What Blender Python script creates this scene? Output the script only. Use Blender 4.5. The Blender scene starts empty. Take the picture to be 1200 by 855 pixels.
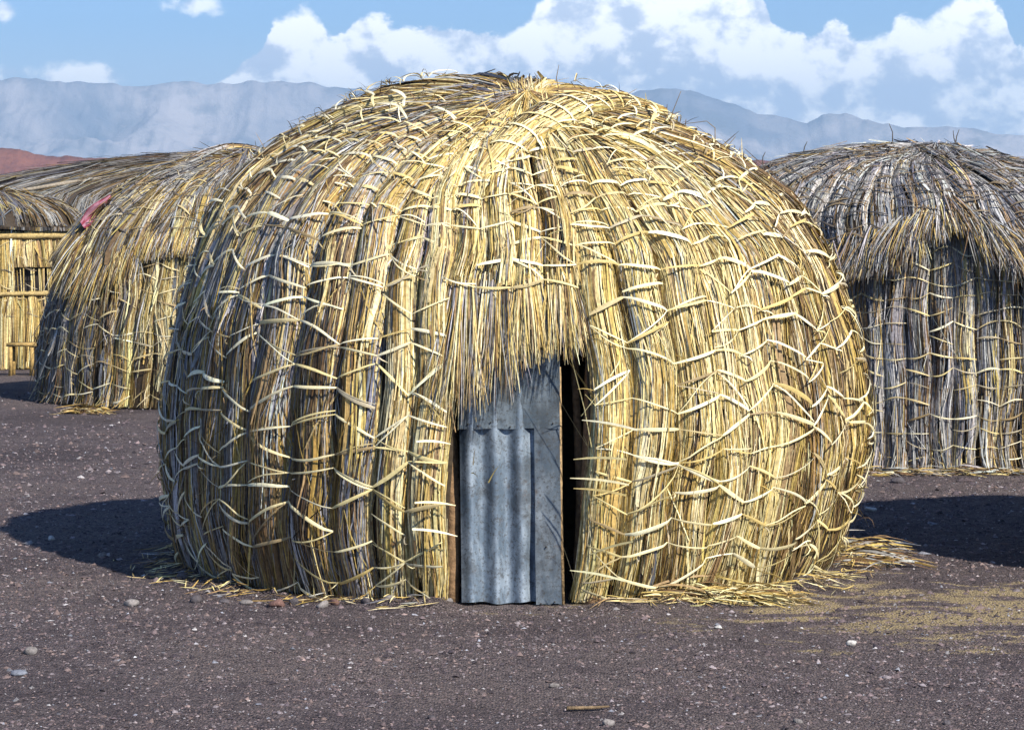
import bpy, math
import numpy as np
from mathutils import Vector

rng = np.random.default_rng(11)
scene = bpy.context.scene
COL = scene.collection

# ------------------------------------------------------------------ camera
CAM_H = 2.09
FPX = 3030.0            # focal length in photograph pixels (1200 wide)
HORIZON = 262.0
cam_d = bpy.data.cameras.new("camera")
cam = bpy.data.objects.new("camera", cam_d)
COL.objects.link(cam)
cam.location = (0, 0, CAM_H)
cam.rotation_euler = (math.radians(90), 0, 0)
cam_d.sensor_width = 36.0
cam_d.lens = FPX / 1200 * 36.0
cam_d.shift_y = -(427.5 - HORIZON) / 1200
cam_d.clip_start = 0.3
cam_d.clip_end = 60000
scene.camera = cam

# ------------------------------------------------------------------ light
SUN_EL = math.radians(40)
SUN_AZ = math.radians(50)        # degrees from +X towards the camera (-Y)
sun_dir = Vector((math.cos(SUN_EL) * math.cos(SUN_AZ), -math.cos(SUN_EL) * math.sin(SUN_AZ), math.sin(SUN_EL)))
sl = bpy.data.lights.new("sun", 'SUN')
sl.energy = 5.0
sl.angle = math.radians(0.9)
sl.color = (1.0, 0.94, 0.85)
so = bpy.data.objects.new("sun", sl)
COL.objects.link(so)
so.rotation_euler = sun_dir.to_track_quat('Z', 'Y').to_euler()

scene.view_settings.view_transform = 'Standard'
scene.view_settings.look = 'None'
scene.view_settings.exposure = 0.76
scene.view_settings.gamma = 1.0
scene.view_settings.use_curve_mapping = False
scene.cycles.use_denoising = True
scene.cycles.max_bounces = 4
scene.cycles.diffuse_bounces = 2
scene.cycles.volume_bounces = 0
scene.cycles.use_adaptive_sampling = True
scene.cycles.adaptive_threshold = 0.008


class NT:
    """small helper for writing node trees"""
    def __init__(self, tree):
        self.t = tree

    def n(self, typ, **kw):
        nd = self.t.nodes.new(typ)
        for k, v in kw.items():
            if k.startswith('in_'):
                key = k[3:]
                key = int(key) if key.isdigit() else key.replace('_', ' ')
                self.put(nd.inputs[key], v)
            else:
                setattr(nd, k, v)
        return nd

    def put(self, sock, v):
        if isinstance(v, bpy.types.NodeSocket):
            self.t.links.new(v, sock)
        elif v is not None:
            sock.default_value = v

    def m(self, op, a, b=None, c=None, clamp=False):
        nd = self.t.nodes.new('ShaderNodeMath')
        nd.operation = op
        nd.use_clamp = clamp
        for i, v in enumerate((a, b, c)):
            self.put(nd.inputs[i], v)
        return nd.outputs[0]

    def mix(self, f, a, b, typ='MIX'):
        nd = self.t.nodes.new('ShaderNodeMix')
        nd.data_type = 'RGBA'
        nd.blend_type = typ
        self.put(nd.inputs[0], f)
        self.put(nd.inputs[6], a if not isinstance(a, tuple) else (*a, 1)[:4])
        self.put(nd.inputs[7], b if not isinstance(b, tuple) else (*b, 1)[:4])
        return nd.outputs[2]

    def ss(self, v, lo, hi, a=0.0, b=1.0):
        nd = self.t.nodes.new('ShaderNodeMapRange')
        nd.interpolation_type = 'SMOOTHSTEP'
        for i, x in enumerate((v, lo, hi, a, b)):
            self.put(nd.inputs[i], x)
        return nd.outputs[0]

    def noise(self, vec, scale, detail=4.0, rough=0.5, dist=0.0, lac=2.0):
        nd = self.t.nodes.new('ShaderNodeTexNoise')
        self.put(nd.inputs['Vector'], vec)
        nd.inputs['Scale'].default_value = scale
        nd.inputs['Detail'].default_value = detail
        nd.inputs['Roughness'].default_value = rough
        nd.inputs['Lacunarity'].default_value = lac
        nd.inputs['Distortion'].default_value = dist
        return nd.outputs[0]


# ------------------------------------------------------------------ world: sky with cumulus
world = bpy.data.worlds.new("World")
scene.world = world
world.use_nodes = True
wt = world.node_tree
wt.nodes.clear()
W = NT(wt)
sky = W.n('ShaderNodeTexSky')
sky.sky_type = 'NISHITA'
sky.sun_disc = False
sky.sun_elevation = SUN_EL
sky.sun_rotation = math.atan2(sun_dir.x, sun_dir.y)
sky.altitude = 400
sky.air_density = 1.0
sky.dust_density = 0.4
sky.ozone_density = 4.0
tc = W.n('ShaderNodeTexCoord')
dirv = tc.outputs['Generated']
sep = W.n('ShaderNodeSeparateXYZ')
W.put(sep.inputs[0], dirv)
az = W.m('MULTIPLY', W.m('ARCTAN2', sep.outputs[0], sep.outputs[1]), 180 / math.pi)     # degrees, 0 = ahead
el = W.m('MULTIPLY', W.m('ARCSINE', sep.outputs[2]), 180 / math.pi)


def stretch(vec, sx, sy, sz, off=(0, 0, 0)):
    nd = W.n('ShaderNodeMapping')
    W.put(nd.inputs[0], vec)
    nd.inputs['Scale'].default_value = (sx, sy, sz)
    nd.inputs['Location'].default_value = off
    return nd.outputs[0]


# top of the cumulus bank, degrees of elevation along the azimuth (repeats round the sky)
PXD = math.degrees(1 / FPX)
bank = [(-120, 95), (60, 96), (150, 110), (230, 112), (268, 90), (300, 58), (335, 14), (360, 10), (392, 44), (432, 16), (480, 34), (515, 26),
        (560, 30), (600, 34), (630, 10), (660, -14), (720, -30), (790, -45), (860, -25), (892, -4), (920, 42), (945, 46),
        (975, 26), (1000, 44), (1035, 42), (1052, 26), (1075, 32), (1100, 8), (1140, -2), (1168, 14), (1190, 58), (1320, 80)]
fc = W.n('ShaderNodeFloatCurve')
cm = fc.mapping
cv = cm.curves[0]
A0, A1 = bank[0][0], bank[-1][0]
pts = [((x - A0) / (A1 - A0), (HORIZON - y) * PXD / 7.0) for x, y in bank]
while len(cv.points) < len(pts):
    cv.points.new(0.5, 0.5)
for p, q in zip(cv.points, pts):
    p.location = q
    p.handle_type = 'AUTO'
cm.update()
period = (A1 - A0) * PXD
azs = W.m('SUBTRACT', az, (A0 - 600) * PXD)
W.put(fc.inputs['Value'], W.m('PINGPONG', W.m('DIVIDE', azs, period), 1.0))
top = W.m('MULTIPLY', fc.outputs[0], 7.0)
P1 = stretch(dirv, 1, 1, 1.25)
TO_SUN = (-0.0060, 0.002, -0.0080)
n_mid = W.noise(P1, 46, 8.0, 0.64, 0.1)
n_mid2 = W.noise(stretch(dirv, 1, 1, 1.25, TO_SUN), 46, 4.0, 0.56, 0.1)
n_low = W.noise(stretch(dirv, 1, 1, 2.0), 19, 2.0, 0.5)
n_low2 = W.noise(stretch(dirv, 1, 1, 2.0, (-0.010, 0.003, -0.020)), 19, 2.0, 0.5)
hgt = W.m('SUBTRACT', top, el)
field = W.m('ADD', W.m('MULTIPLY', hgt, 1.7), W.m('MULTIPLY', W.m('SUBTRACT', n_mid, 0.5), 2.4))
soft = W.ss(n_low, 0.40, 0.62, 0.16, 0.46)
dens = W.ss(W.m('DIVIDE', field, soft), -0.08, 1.0)


def blob(px, py, rx, ry, gain, rough):
    a = W.m('DIVIDE', W.m('SUBTRACT', az, (px - 600) * PXD), rx * PXD)
    e = W.m('DIVIDE', W.m('SUBTRACT', el, (HORIZON - py) * PXD), ry * PXD)
    d = W.m('SQRT', W.m('ADD', W.m('MULTIPLY', a, a), W.m('MULTIPLY', e, e)))
    f = W.m('ADD', W.m('SUBTRACT', 1.0, d), W.m('MULTIPLY', W.m('SUBTRACT', n_mid, 0.5), rough))
    return W.m('MULTIPLY', W.ss(f, 0.0, 0.75), gain)


for b in ((88, 92, 62, 24, 0.95, 3.0), (20, 88, 60, 16, 0.75, 3.0), (226, 8, 34, 15, 0.8, 3.2), (2, 18, 26, 14, 0.8, 2.6)):
    dens = W.m('MAXIMUM', dens, blob(*b))
# high scattered cloud over the rest of the sky
hi = W.ss(W.noise(stretch(dirv, 1, 1, 2.2), 3.2, 4.0, 0.55, 0.2), 0.60, 0.76)
hi = W.m('MULTIPLY', hi, W.ss(el, 7.0, 14.0))
dens = W.m('MAXIMUM', dens, W.m('MULTIPLY', hi, 0.85))
lit = W.m('ADD', W.m('MULTIPLY', W.m('SUBTRACT', n_mid, n_mid2), 3.4), W.m('MULTIPLY', W.m('SUBTRACT', n_low, n_low2), 2.0))
rim = W.ss(hgt, 1.3, 0.0)                                   # crests catch the sun
under = W.ss(W.m('ADD', hgt, W.m('MULTIPLY', W.m('SUBTRACT', n_low, 0.5), 7.0)), 0.6, 3.0)
bright = W.m('ADD', W.m('ADD', W.m('SUBTRACT', 0.74, W.m('MULTIPLY', under, 0.34)), W.m('MULTIPLY', rim, 0.16)), lit)
br01 = W.ss(bright, 0.22, 0.98)
ccol = W.mix(br01, (7.0, 7.8, 9.4), (16.0, 15.6, 15.0))
skyc = W.mix(1.0, sky.outputs[0], (0.74, 0.89, 1.15), 'MULTIPLY')
skyc = W.mix(W.ss(W.m('ABSOLUTE', el), 4.6, 1.8, 0.0, 0.6), skyc, (9.4, 10.2, 11.4))      # pale air low over the plain, all round
allc = W.mix(dens, skyc, ccol)
bg = W.n('ShaderNodeBackground')
W.put(bg.inputs[0], allc)
bg.inputs[1].default_value = 0.08
wo = W.n('ShaderNodeOutputWorld')
wt.links.new(bg.outputs[0], wo.inputs[0])
world.cycles.sampling_method = 'MANUAL'
world.cycles.sample_map_resolution = 1024


# ------------------------------------------------------------------ helpers
def px(x, y, d):
    """a point d metres ahead of the camera, from a position in the photograph"""
    return np.array([(x - 600) / FPX * d, d, CAM_H - (y - HORIZON) / FPX * d])


def ground_d(y):
    return CAM_H * FPX / (y - HORIZON)


def link(o, parent=None):
    COL.objects.link(o)
    if parent is not None:
        o.parent = parent
    return o


def tag(o, label=None, cat=None, group=None, kind=None):
    if label: o['label'] = label
    if cat: o['category'] = cat
    if group: o['group'] = group
    if kind: o['kind'] = kind
    return o


def empty(name, loc):
    o = bpy.data.objects.new(name, None)
    o.empty_display_size = 0.2
    o.location = loc
    return link(o)


class MB:
    """collects ribbons, tubes and plain polygons with a colour per vertex; becomes one mesh"""
    def __init__(self):
        self.v, self.q, self.t, self.c, self.k = [], [], [], [], 0

    def add(self, v, quads=None, tris=None, col=(0.5, 0.5, 0.5)):
        v = np.asarray(v, float).reshape(-1, 3)
        c = np.broadcast_to(np.asarray(col, float), v.shape)
        self.v.append(v); self.c.append(c)
        if quads is not None: self.q.append(np.asarray(quads, int).reshape(-1, 4) + self.k)
        if tris is not None: self.t.append(np.asarray(tris, int).reshape(-1, 3) + self.k)
        self.k += len(v)

    def ribbons(self, p, wd, hw, col):
        """p (N,S,3) centre lines, wd (N,S,3) width directions, hw (N,S) half widths, col (N,3) or (N,S,3)"""
        N, S, _ = p.shape
        a = p - wd * hw[..., None]
        b = p + wd * hw[..., None]
        v = np.stack([a, b], 2).reshape(-1, 3)
        i = (np.arange(N)[:, None] * S + np.arange(S - 1)[None, :]) * 2
        q = np.stack([i, i + 1, i + 3, i + 2], -1).reshape(-1, 4)
        col = np.asarray(col, float)
        if col.ndim == 2:
            col = np.repeat(col[:, None, :], S, 1)
        c = np.repeat(col[:, :, None, :], 2, 2).reshape(-1, 3)
        self.add(v, quads=q, col=c)

    def grid(self, p, col, closed=False):
        """p (A,B,3) sheet"""
        A, B, _ = p.shape
        i = np.arange(A - 1)[:, None] * B + np.arange(B - 1)[None, :]
        q = np.stack([i, i + B, i + B + 1, i + 1], -1).reshape(-1, 4)
        if closed:
            j = np.arange(A - 1) * B + B - 1
            q2 = np.stack([j, j + B, j + 1, j - B + 1], -1)
            q = np.concatenate([q, q2])
        self.add(p.reshape(-1, 3), quads=q, col=col)

    def tube(self, path, rad, col, n=7, rough=0.0):
        path = np.asarray(path, float)
        rad = np.broadcast_to(np.asarray(rad, float), (len(path),))
        d = np.gradient(path, axis=0)
        d /= np.linalg.norm(d, axis=1)[:, None] + 1e-9
        ref = np.array([0.31, 0.42, 0.85]) if abs(d[0, 2]) < 0.85 else np.array([0.9, 0.3, 0.1])
        a = np.cross(d, ref); a /= np.linalg.norm(a, axis=1)[:, None]
        b = np.cross(d, a)
        th = np.arange(n) / n * 2 * np.pi
        rr = rad[:, None] * (1 + rough * rng.normal(size=(len(path), n)))
        p = path[:, None, :] + rr[..., None] * (np.cos(th)[None, :, None] * a[:, None, :] + np.sin(th)[None, :, None] * b[:, None, :])
        self.grid(p, col, closed=True)
        k0 = self.k - len(path) * n
        v0 = path[0]; v1 = path[-1]
        base = self.k
        self.add([v0, v1], col=col)
        t = []
        for i in range(n):
            t.append([base, k0 + i, k0 + (i + 1) % n])
            t.append([base + 1, k0 + (len(path) - 1) * n + (i + 1) % n, k0 + (len(path) - 1) * n + i])
        self.t.append(np.array(t))

    def box(self, c, s, col, rotz=0.0, jit=0.0):
        x, y, z = np.asarray(s) / 2
        v = np.array([[-x, -y, -z], [x, -y, -z], [x, y, -z], [-x, y, -z], [-x, -y, z], [x, -y, z], [x, y, z], [-x, y, z]])
        if jit: v = v + rng.normal(size=v.shape) * jit
        ca, sa = math.cos(rotz), math.sin(rotz)
        v = v @ np.array([[ca, sa, 0], [-sa, ca, 0], [0, 0, 1]]) + np.asarray(c)
        self.add(v, quads=[[0, 3, 2, 1], [4, 5, 6, 7], [0, 1, 5, 4], [1, 2, 6, 5], [2, 3, 7, 6], [3, 0, 4, 7]], col=col)

    def mesh(self, name, mat, smooth=False, origin=None):
        v = np.concatenate(self.v)
        if origin is not None:
            v = v - np.asarray(origin)
        c = np.concatenate(self.c)
        q = np.concatenate(self.q) if self.q else np.zeros((0, 4), int)
        t = np.concatenate(self.t) if self.t else np.zeros((0, 3), int)
        me = bpy.data.meshes.new(name)
        me.vertices.add(len(v)); me.vertices.foreach_set('co', v.astype(np.float32).ravel())
        nl = len(q) * 4 + len(t) * 3
        me.loops.add(nl)
        me.loops.foreach_set('vertex_index', np.concatenate([q.ravel(), t.ravel()]).astype(np.int32))
        me.polygons.add(len(q) + len(t))
        st = np.concatenate([np.arange(len(q)) * 4, len(q) * 4 + np.arange(len(t)) * 3])
        me.polygons.foreach_set('loop_start', st.astype(np.int32))
        me.update(calc_edges=True)
        at = me.color_attributes.new('Col', 'FLOAT_COLOR', 'POINT')
        at.data.foreach_set('color', np.concatenate([c, np.ones((len(c), 1))], 1).astype(np.float32).ravel())
        if smooth:
            me.polygons.foreach_set('use_smooth', np.ones(len(me.polygons), bool))
        me.materials.append(mat)
        return me

    def build(self, name, mat, parent=None, smooth=False):
        org = np.array(parent.matrix_basis.translation) if parent is not None else None
        if parent is not None and parent.parent is not None:
            org = org + np.array(parent.parent.matrix_basis.translation)
        me = self.mesh(name, mat, smooth, org)
        return link(bpy.data.objects.new(name, me), parent)


def build_at(mb, name, mat, loc, smooth=False):
    o = bpy.data.objects.new(name, mb.mesh(name, mat, smooth, loc))
    o.location = loc
    return link(o)


# value noise for terrain
_tab = np.random.default_rng(5).random(65536)
def vnoise(x, y):
    xi = np.floor(x).astype(int); yi = np.floor(y).astype(int)
    fx = x - xi; fy = y - yi
    fx = fx * fx * (3 - 2 * fx); fy = fy * fy * (3 - 2 * fy)
    h = lambda a, b: _tab[(a * 374761 + b * 668265 + (a * b) * 31) & 65535]
    return (h(xi, yi) * (1 - fx) + h(xi + 1, yi) * fx) * (1 - fy) + (h(xi, yi + 1) * (1 - fx) + h(xi + 1, yi + 1) * fx) * fy
def fbm(x, y, o=5, ridged=False):
    s = 0; a = 0.5; t = 0
    for i in range(o):
        n = vnoise(x + 17.3 * i, y - 9.1 * i)
        if ridged: n = 1 - abs(2 * n - 1)
        s = s + a * n; t += a
        x = x * 2.03; y = y * 2.03; a *= 0.5
    return s / t


# ------------------------------------------------------------------ materials
def material(name):
    m = bpy.data.materials.new(name)
    m.use_nodes = True
    m.node_tree.nodes.clear()
    return m, NT(m.node_tree)


def finish(N, col, rough=0.8, spec=0.3, bump=None, bstr=0.3, bdist=0.01, metal=0.0, trans=None):
    b = N.n('ShaderNodeBsdfPrincipled')
    N.put(b.inputs['Base Color'], col if not isinstance(col, tuple) else (*col, 1)[:4])
    N.put(b.inputs['Roughness'], rough)
    N.put(b.inputs['Metallic'], metal)
    b.inputs['Specular IOR Level'].default_value = spec
    if bump is not None:
        bn = N.n('ShaderNodeBump')
        bn.inputs['Strength'].default_value = bstr
        bn.inputs['Distance'].default_value = bdist
        N.put(bn.inputs['Height'], bump)
        N.t.links.new(bn.outputs[0], b.inputs['Normal'])
    out = N.n('ShaderNodeOutputMaterial')
    if trans:
        tr = N.n('ShaderNodeBsdfTranslucent')
        N.put(tr.inputs[0], col)
        mx = N.n('ShaderNodeMixShader')
        mx.inputs[0].default_value = trans
        N.t.links.new(b.outputs[0], mx.inputs[1]); N.t.links.new(tr.outputs[0], mx.inputs[2])
        N.t.links.new(mx.outputs[0], out.inputs[0])
    else:
        N.t.links.new(b.outputs[0], out.inputs[0])


def vcol_material(name, rough=0.7, spec=0.35, nscale=60, namp=0.35, bscale=None, bstr=0.3, trans=None):
    m, N = material(name)
    at = N.n('ShaderNodeAttribute'); at.attribute_name = 'Col'
    t = N.n('ShaderNodeTexCoord')
    n = N.noise(t.outputs['Object'], nscale, 4, 0.6)
    k = N.ss(n, 0.25, 0.75, 1 - namp, 1 + namp * 0.6)
    cb = N.n('ShaderNodeCombineColor')
    for i in range(3): N.put(cb.inputs[i], k)
    col = N.mix(1.0, at.outputs['Color'], cb.outputs[0], 'MULTIPLY')
    bmp = N.noise(t.outputs['Object'], bscale, 4, 0.6) if bscale else None
    finish(N, col, rough, spec, bmp, bstr, 0.01, trans=trans)
    return m


M_STRAW = vcol_material('straw', 0.6, 0.2, 45, 0.35)
M_STRIP = vcol_material('palm_leaf_strip', 0.55, 0.25, 70, 0.2)
M_STONE = vcol_material('stone', 0.85, 0.25, 90, 0.4, 120, 0.5)
M_WOOD = vcol_material('old_wood', 0.85, 0.2, 30, 0.45, 80, 0.6)
M_CLOTH = vcol_material('cloth', 0.9, 0.1, 40, 0.25, 100, 0.3)

# gravel ground
M_GROUND, N = material('volcanic_gravel')
tc_ = N.n('ShaderNodeTexCoord'); P = tc_.outputs['Object']
n1 = N.noise(P, 0.55, 5, 0.6)
n2 = N.noise(P, 7, 6, 0.65)
n3 = N.noise(P, 70, 5, 0.7)
vo = N.n('ShaderNodeTexVoronoi'); N.put(vo.inputs['Vector'], P); vo.inputs['Scale'].default_value = 75
vcolr = vo.outputs['Color']
sv = N.n('ShaderNodeSeparateColor'); N.put(sv.inputs[0], vcolr)
base = N.mix(N.ss(n2, 0.3, 0.7), (0.115, 0.090, 0.094), (0.225, 0.182, 0.182))
base = N.mix(N.m('MULTIPLY', N.ss(n1, 0.42, 0.62), 0.8), base, (0.25, 0.20, 0.185))
base = N.mix(N.ss(N.noise(P, 0.35, 4, 0.6), 0.50, 0.66, 0, 0.7), base, (0.085, 0.066, 0.070))
base = N.mix(N.ss(sv.outputs[0], 0.3, 1.0, 0.0, 0.85), base, (0.050, 0.040, 0.044))
base = N.mix(N.ss(sv.outputs[1], 0.84, 1.0, 0.0, 0.5), base, (0.22, 0.19, 0.185))
base = N.mix(N.ss(n3, 0.56, 0.75, 0.0, 0.7), base, (0.20, 0.165, 0.155))
# blown sand lying in streaks beside the hut
mp = N.n('ShaderNodeMapping'); N.put(mp.inputs[0], P); mp.inputs['Scale'].default_value = (1.0, 1.9, 1.0)
ns = N.noise(mp.outputs[0], 1.6, 7, 0.62, 0.4)
sp = N.n('ShaderNodeSeparateXYZ'); N.put(sp.inputs[0], P)
dx = N.m('DIVIDE', N.m('SUBTRACT', sp.outputs[0], 2.6), 1.5)
dy = N.m('DIVIDE', N.m('SUBTRACT', sp.outputs[1], 13.9), 1.15)
dd = N.m('SQRT', N.m('ADD', N.m('MULTIPLY', dx, dx), N.m('MULTIPLY', dy, dy)))
sm = N.ss(N.m('ADD', N.m('SUBTRACT', ns, N.m('MULTIPLY', dd, 0.16)), N.m('MULTIPLY', N.m('SUBTRACT', n3, 0.5), 0.24)), 0.36, 0.44)
base = N.mix(N.m('MULTIPLY', sm, 0.95), base, (0.46, 0.36, 0.20))
far = N.ss(sp.outputs[1], 60, 500)
base = N.mix(far, base, (0.27, 0.17, 0.13))
hgt_ = N.m('ADD', N.m('MULTIPLY', n3, 0.8), N.m('ADD', N.m('MULTIPLY', n2, 0.6), N.m('MULTIPLY', vo.outputs['Distance'], 0.9)))
finish(N, base, 0.92, 0.2, hgt_, 1.0, 0.05)

# mountains, red hill
M_MOUNT, N = material('mountain_rock')
tc_ = N.n('ShaderNodeTexCoord'); P = tc_.outputs['Object']
a = N.noise(P, 0.0016, 9, 0.62, 0.5)
b_ = N.noise(P, 0.0075, 7, 0.65)
c = N.mix(N.ss(a, 0.40, 0.62), (0.15, 0.16, 0.19), (0.46, 0.41, 0.39))
c = N.mix(N.ss(b_, 0.45, 0.68, 0, 0.7), c, (0.13, 0.14, 0.15))
finish(N, c, 0.95, 0.1, b_, 0.8, 30)
M_HILL, N = material('red_hill_rock')
tc_ = N.n('ShaderNodeTexCoord'); P = tc_.outputs['Object']
sp = N.n('ShaderNodeSeparateXYZ'); N.put(sp.inputs[0], P)
b_ = N.noise(P, 0.06, 8, 0.7)
wob = N.m('ADD', sp.outputs[2], N.m('MULTIPLY', N.m('SUBTRACT', b_, 0.5), 26))
c = N.mix(N.ss(wob, 15, 27), (0.32, 0.20, 0.14), (0.19, 0.075, 0.048))
c = N.mix(N.ss(N.noise(P, 0.16, 6, 0.7), 0.42, 0.62, 0, 0.8), c, (0.13, 0.05, 0.038))
finish(N, c, 0.95, 0.1, b_, 0.9, 3)

# weathered galvanised iron, base blued and darkened to carry shade and sky reflection
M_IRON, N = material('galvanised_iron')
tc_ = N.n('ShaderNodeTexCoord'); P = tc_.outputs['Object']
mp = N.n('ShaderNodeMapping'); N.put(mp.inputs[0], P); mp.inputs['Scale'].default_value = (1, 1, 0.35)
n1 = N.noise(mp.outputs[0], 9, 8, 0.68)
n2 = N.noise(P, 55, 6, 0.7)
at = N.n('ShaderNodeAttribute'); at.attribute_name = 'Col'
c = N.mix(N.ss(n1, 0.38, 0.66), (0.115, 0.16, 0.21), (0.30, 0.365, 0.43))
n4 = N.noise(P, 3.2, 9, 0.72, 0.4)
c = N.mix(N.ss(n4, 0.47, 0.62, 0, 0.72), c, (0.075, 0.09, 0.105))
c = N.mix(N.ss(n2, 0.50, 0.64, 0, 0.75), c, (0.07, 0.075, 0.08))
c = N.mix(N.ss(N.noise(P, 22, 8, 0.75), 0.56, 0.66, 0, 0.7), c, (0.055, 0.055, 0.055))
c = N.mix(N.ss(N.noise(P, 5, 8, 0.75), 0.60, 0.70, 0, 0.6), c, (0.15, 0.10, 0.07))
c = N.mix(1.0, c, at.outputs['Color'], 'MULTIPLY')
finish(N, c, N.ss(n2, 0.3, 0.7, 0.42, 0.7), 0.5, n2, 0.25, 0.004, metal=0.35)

def gz(x, y):
    """height of the ground: low swells, and earth swept up unevenly against the big hut"""
    x = np.asarray(x, float); y = np.asarray(y, float)
    q = np.hypot(x, y - 16.15)
    bank = 0.055 * np.exp(-((q - 2.05) / 0.16) ** 2) * np.clip(fbm(x * 3 + 8, y * 3, 3) * 2.2 - 0.6, 0, 1) * (np.abs(x - 0.05) > 0.42)
    return (fbm(x * 1.3, y * 1.3, 4) - 0.5) * 0.05 + (fbm(x * 6, y * 6, 3) - 0.5) * 0.022 + bank


# ------------------------------------------------------------------ ground, hills, mountains, haze
xs = np.concatenate([-np.geomspace(9000, 8, 40), np.linspace(-7.5, 7.5, 151), np.geomspace(8, 9000, 40)])
ys = np.concatenate([np.linspace(-9000, -20, 12), np.linspace(-12, 8, 12), np.linspace(8.5, 26, 220), np.geomspace(26.5, 9000, 70)])
X, Y = np.meshgrid(xs, ys, indexing='ij')
Zg = gz(X, Y)
Zg *= np.clip((40 - np.hypot(X, Y - 15)) / 15, 0, 1)
mb = MB(); mb.grid(np.stack([X, Y, Zg], -1), (0.1, 0.1, 0.1))
g = mb.build('ground', M_GROUND, smooth=True)
tag(g, kind='structure')


def range_mesh(name, mat, ridge, d, width, rough, seed, nx=420, ny=60, x0=-1600, x1=2800, skew=0.5):
    """a ridge whose crest stands along the measured line at distance d, falling away to both sides"""
    cx_ = np.concatenate([np.linspace(x0, -60, 60), np.linspace(-50, 1250, nx), np.linspace(1260, x1, 60)])
    crest = np.interp(cx_, [p[0] for p in ridge], [p[1] for p in ridge])
    hz = CAM_H + (HORIZON - crest) / FPX * d
    v = np.linspace(-1, 1, ny)
    X = ((cx_ - 600) / FPX * d)[:, None] * np.ones(ny)[None]
    Yy = d + v[None, :] * width + 0 * X
    sc = 1 / (width * 0.55)
    rid = fbm(X * sc * 1.5 + seed, Yy * sc * 0.9 + seed, 6, True)
    shape = np.clip(1 - np.abs(v) ** 0.85, 0, 1)[None, :]
    mod = 1 - rough * (1 - rid) * (4 * shape * (1 - shape) + 0.06) * 1.3
    jag = 1 + 0.045 * (fbm(X * sc * 9, Yy * 0 + seed, 4) - 0.5) * 2
    Z = hz[:, None] * shape * mod * jag - 3 * (shape < 0.01)
    mb = MB(); mb.grid(np.stack([X, Yy, Z], -1), (0.3, 0.3, 0.3))
    return tag(mb.build(name, mat, smooth=True), kind='structure')


range_mesh('mountains', M_MOUNT, [(-250, 92), (0, 88), (60, 92), (130, 96), (190, 95), (230, 92), (300, 93), (370, 95), (450, 100), (520, 112),
                                  (620, 130), (760, 160), (900, 190), (1450, 215)], 8200, 1500, 0.8, 3.1, nx=560, ny=91)
range_mesh('mountains', M_MOUNT, [(-250, 225), (300, 205), (480, 160), (600, 128), (690, 112), (730, 105), (762, 106), (792, 98), (812, 103), (850, 117), (880, 127), (920, 138),
                                  (945, 142), (965, 133), (990, 130), (1010, 137), (1040, 139), (1060, 145), (1100, 146), (1160, 152), (1200, 155), (1450, 180)], 7600, 1300, 0.75, 8.7, nx=560, ny=81)
range_mesh('hills', M_HILL, [(-250, 172), (-60, 175), (0, 174), (30, 177), (70, 181), (100, 183), (150, 185), (172, 190), (240, 205), (400, 200), (600, 195), (760, 190),
                             (840, 187), (890, 187), (940, 192), (1100, 196), (1450, 190)], 1500, 150, 0.5, 1.3, nx=520, ny=51)

mh, N = material('haze_air')
pv = N.n('ShaderNodeVolumePrincipled')
pv.inputs['Color'].default_value = (0.46, 0.72, 1.0, 1)
pv.inputs['Density'].default_value = 1.35 / 8000
pv.inputs['Anisotropy'].default_value = 0.1
ov = N.n('ShaderNodeOutputMaterial')
N.t.links.new(pv.outputs[0], ov.inputs['Volume'])
mb = MB(); mb.box((0, 250, 259), (19400, 19400, 520), (1, 1, 1))
hz_o = tag(mb.build('haze', mh), 'thin blue haze lying over the whole plain', 'haze', kind='stuff')

# ------------------------------------------------------------------ the straw
PAL = {
    'pale': (0.66, 0.535, 0.25), 'cream': (0.76, 0.665, 0.39), 'gold': (0.52, 0.375, 0.12), 'ochre': (0.33, 0.215, 0.06),
    'tan': (0.31, 0.21, 0.10), 'brown': (0.15, 0.092, 0.043), 'dark': (0.050, 0.035, 0.023),
    'grey': (0.32, 0.305, 0.285), 'lgrey': (0.48, 0.47, 0.45), 'slate': (0.14, 0.148, 0.172), 'black': (0.028, 0.028, 0.032)}
FAM = {
    'yellow': (['pale', 'cream', 'gold', 'ochre', 'tan'], [0.42, 0.22, 0.26, 0.08, 0.02]),
    'brown': (['gold', 'ochre', 'tan', 'brown', 'dark', 'pale'], [0.14, 0.14, 0.26, 0.24, 0.15, 0.07]),
    'grey': (['grey', 'lgrey', 'slate', 'tan', 'black', 'brown'], [0.40, 0.22, 0.20, 0.07, 0.06, 0.05])}


def straw_colours(wy, wb, wg):
    """a colour for each blade from the weights of the three families"""
    n = len(wy)
    u = rng.random(n) * (wy + wb + wg)
    fam = np.where(u < wy, 0, np.where(u < wy + wb, 1, 2))
    out = np.zeros((n, 3))
    for i, f in enumerate(('yellow', 'brown', 'grey')):
        idx = np.where(fam == i)[0]
        ks, ps = FAM[f]
        ch = rng.choice(len(ks), len(idx), p=np.array(ps) / sum(ps))
        out[idx] = np.array([PAL[k] for k in ks])[ch]
    out *= np.exp(rng.normal(size=(n, 1)) * 0.12)
    return np.clip(out * (1 + rng.normal(size=(n, 3)) * 0.03), 0.01, 0.9)


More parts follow.
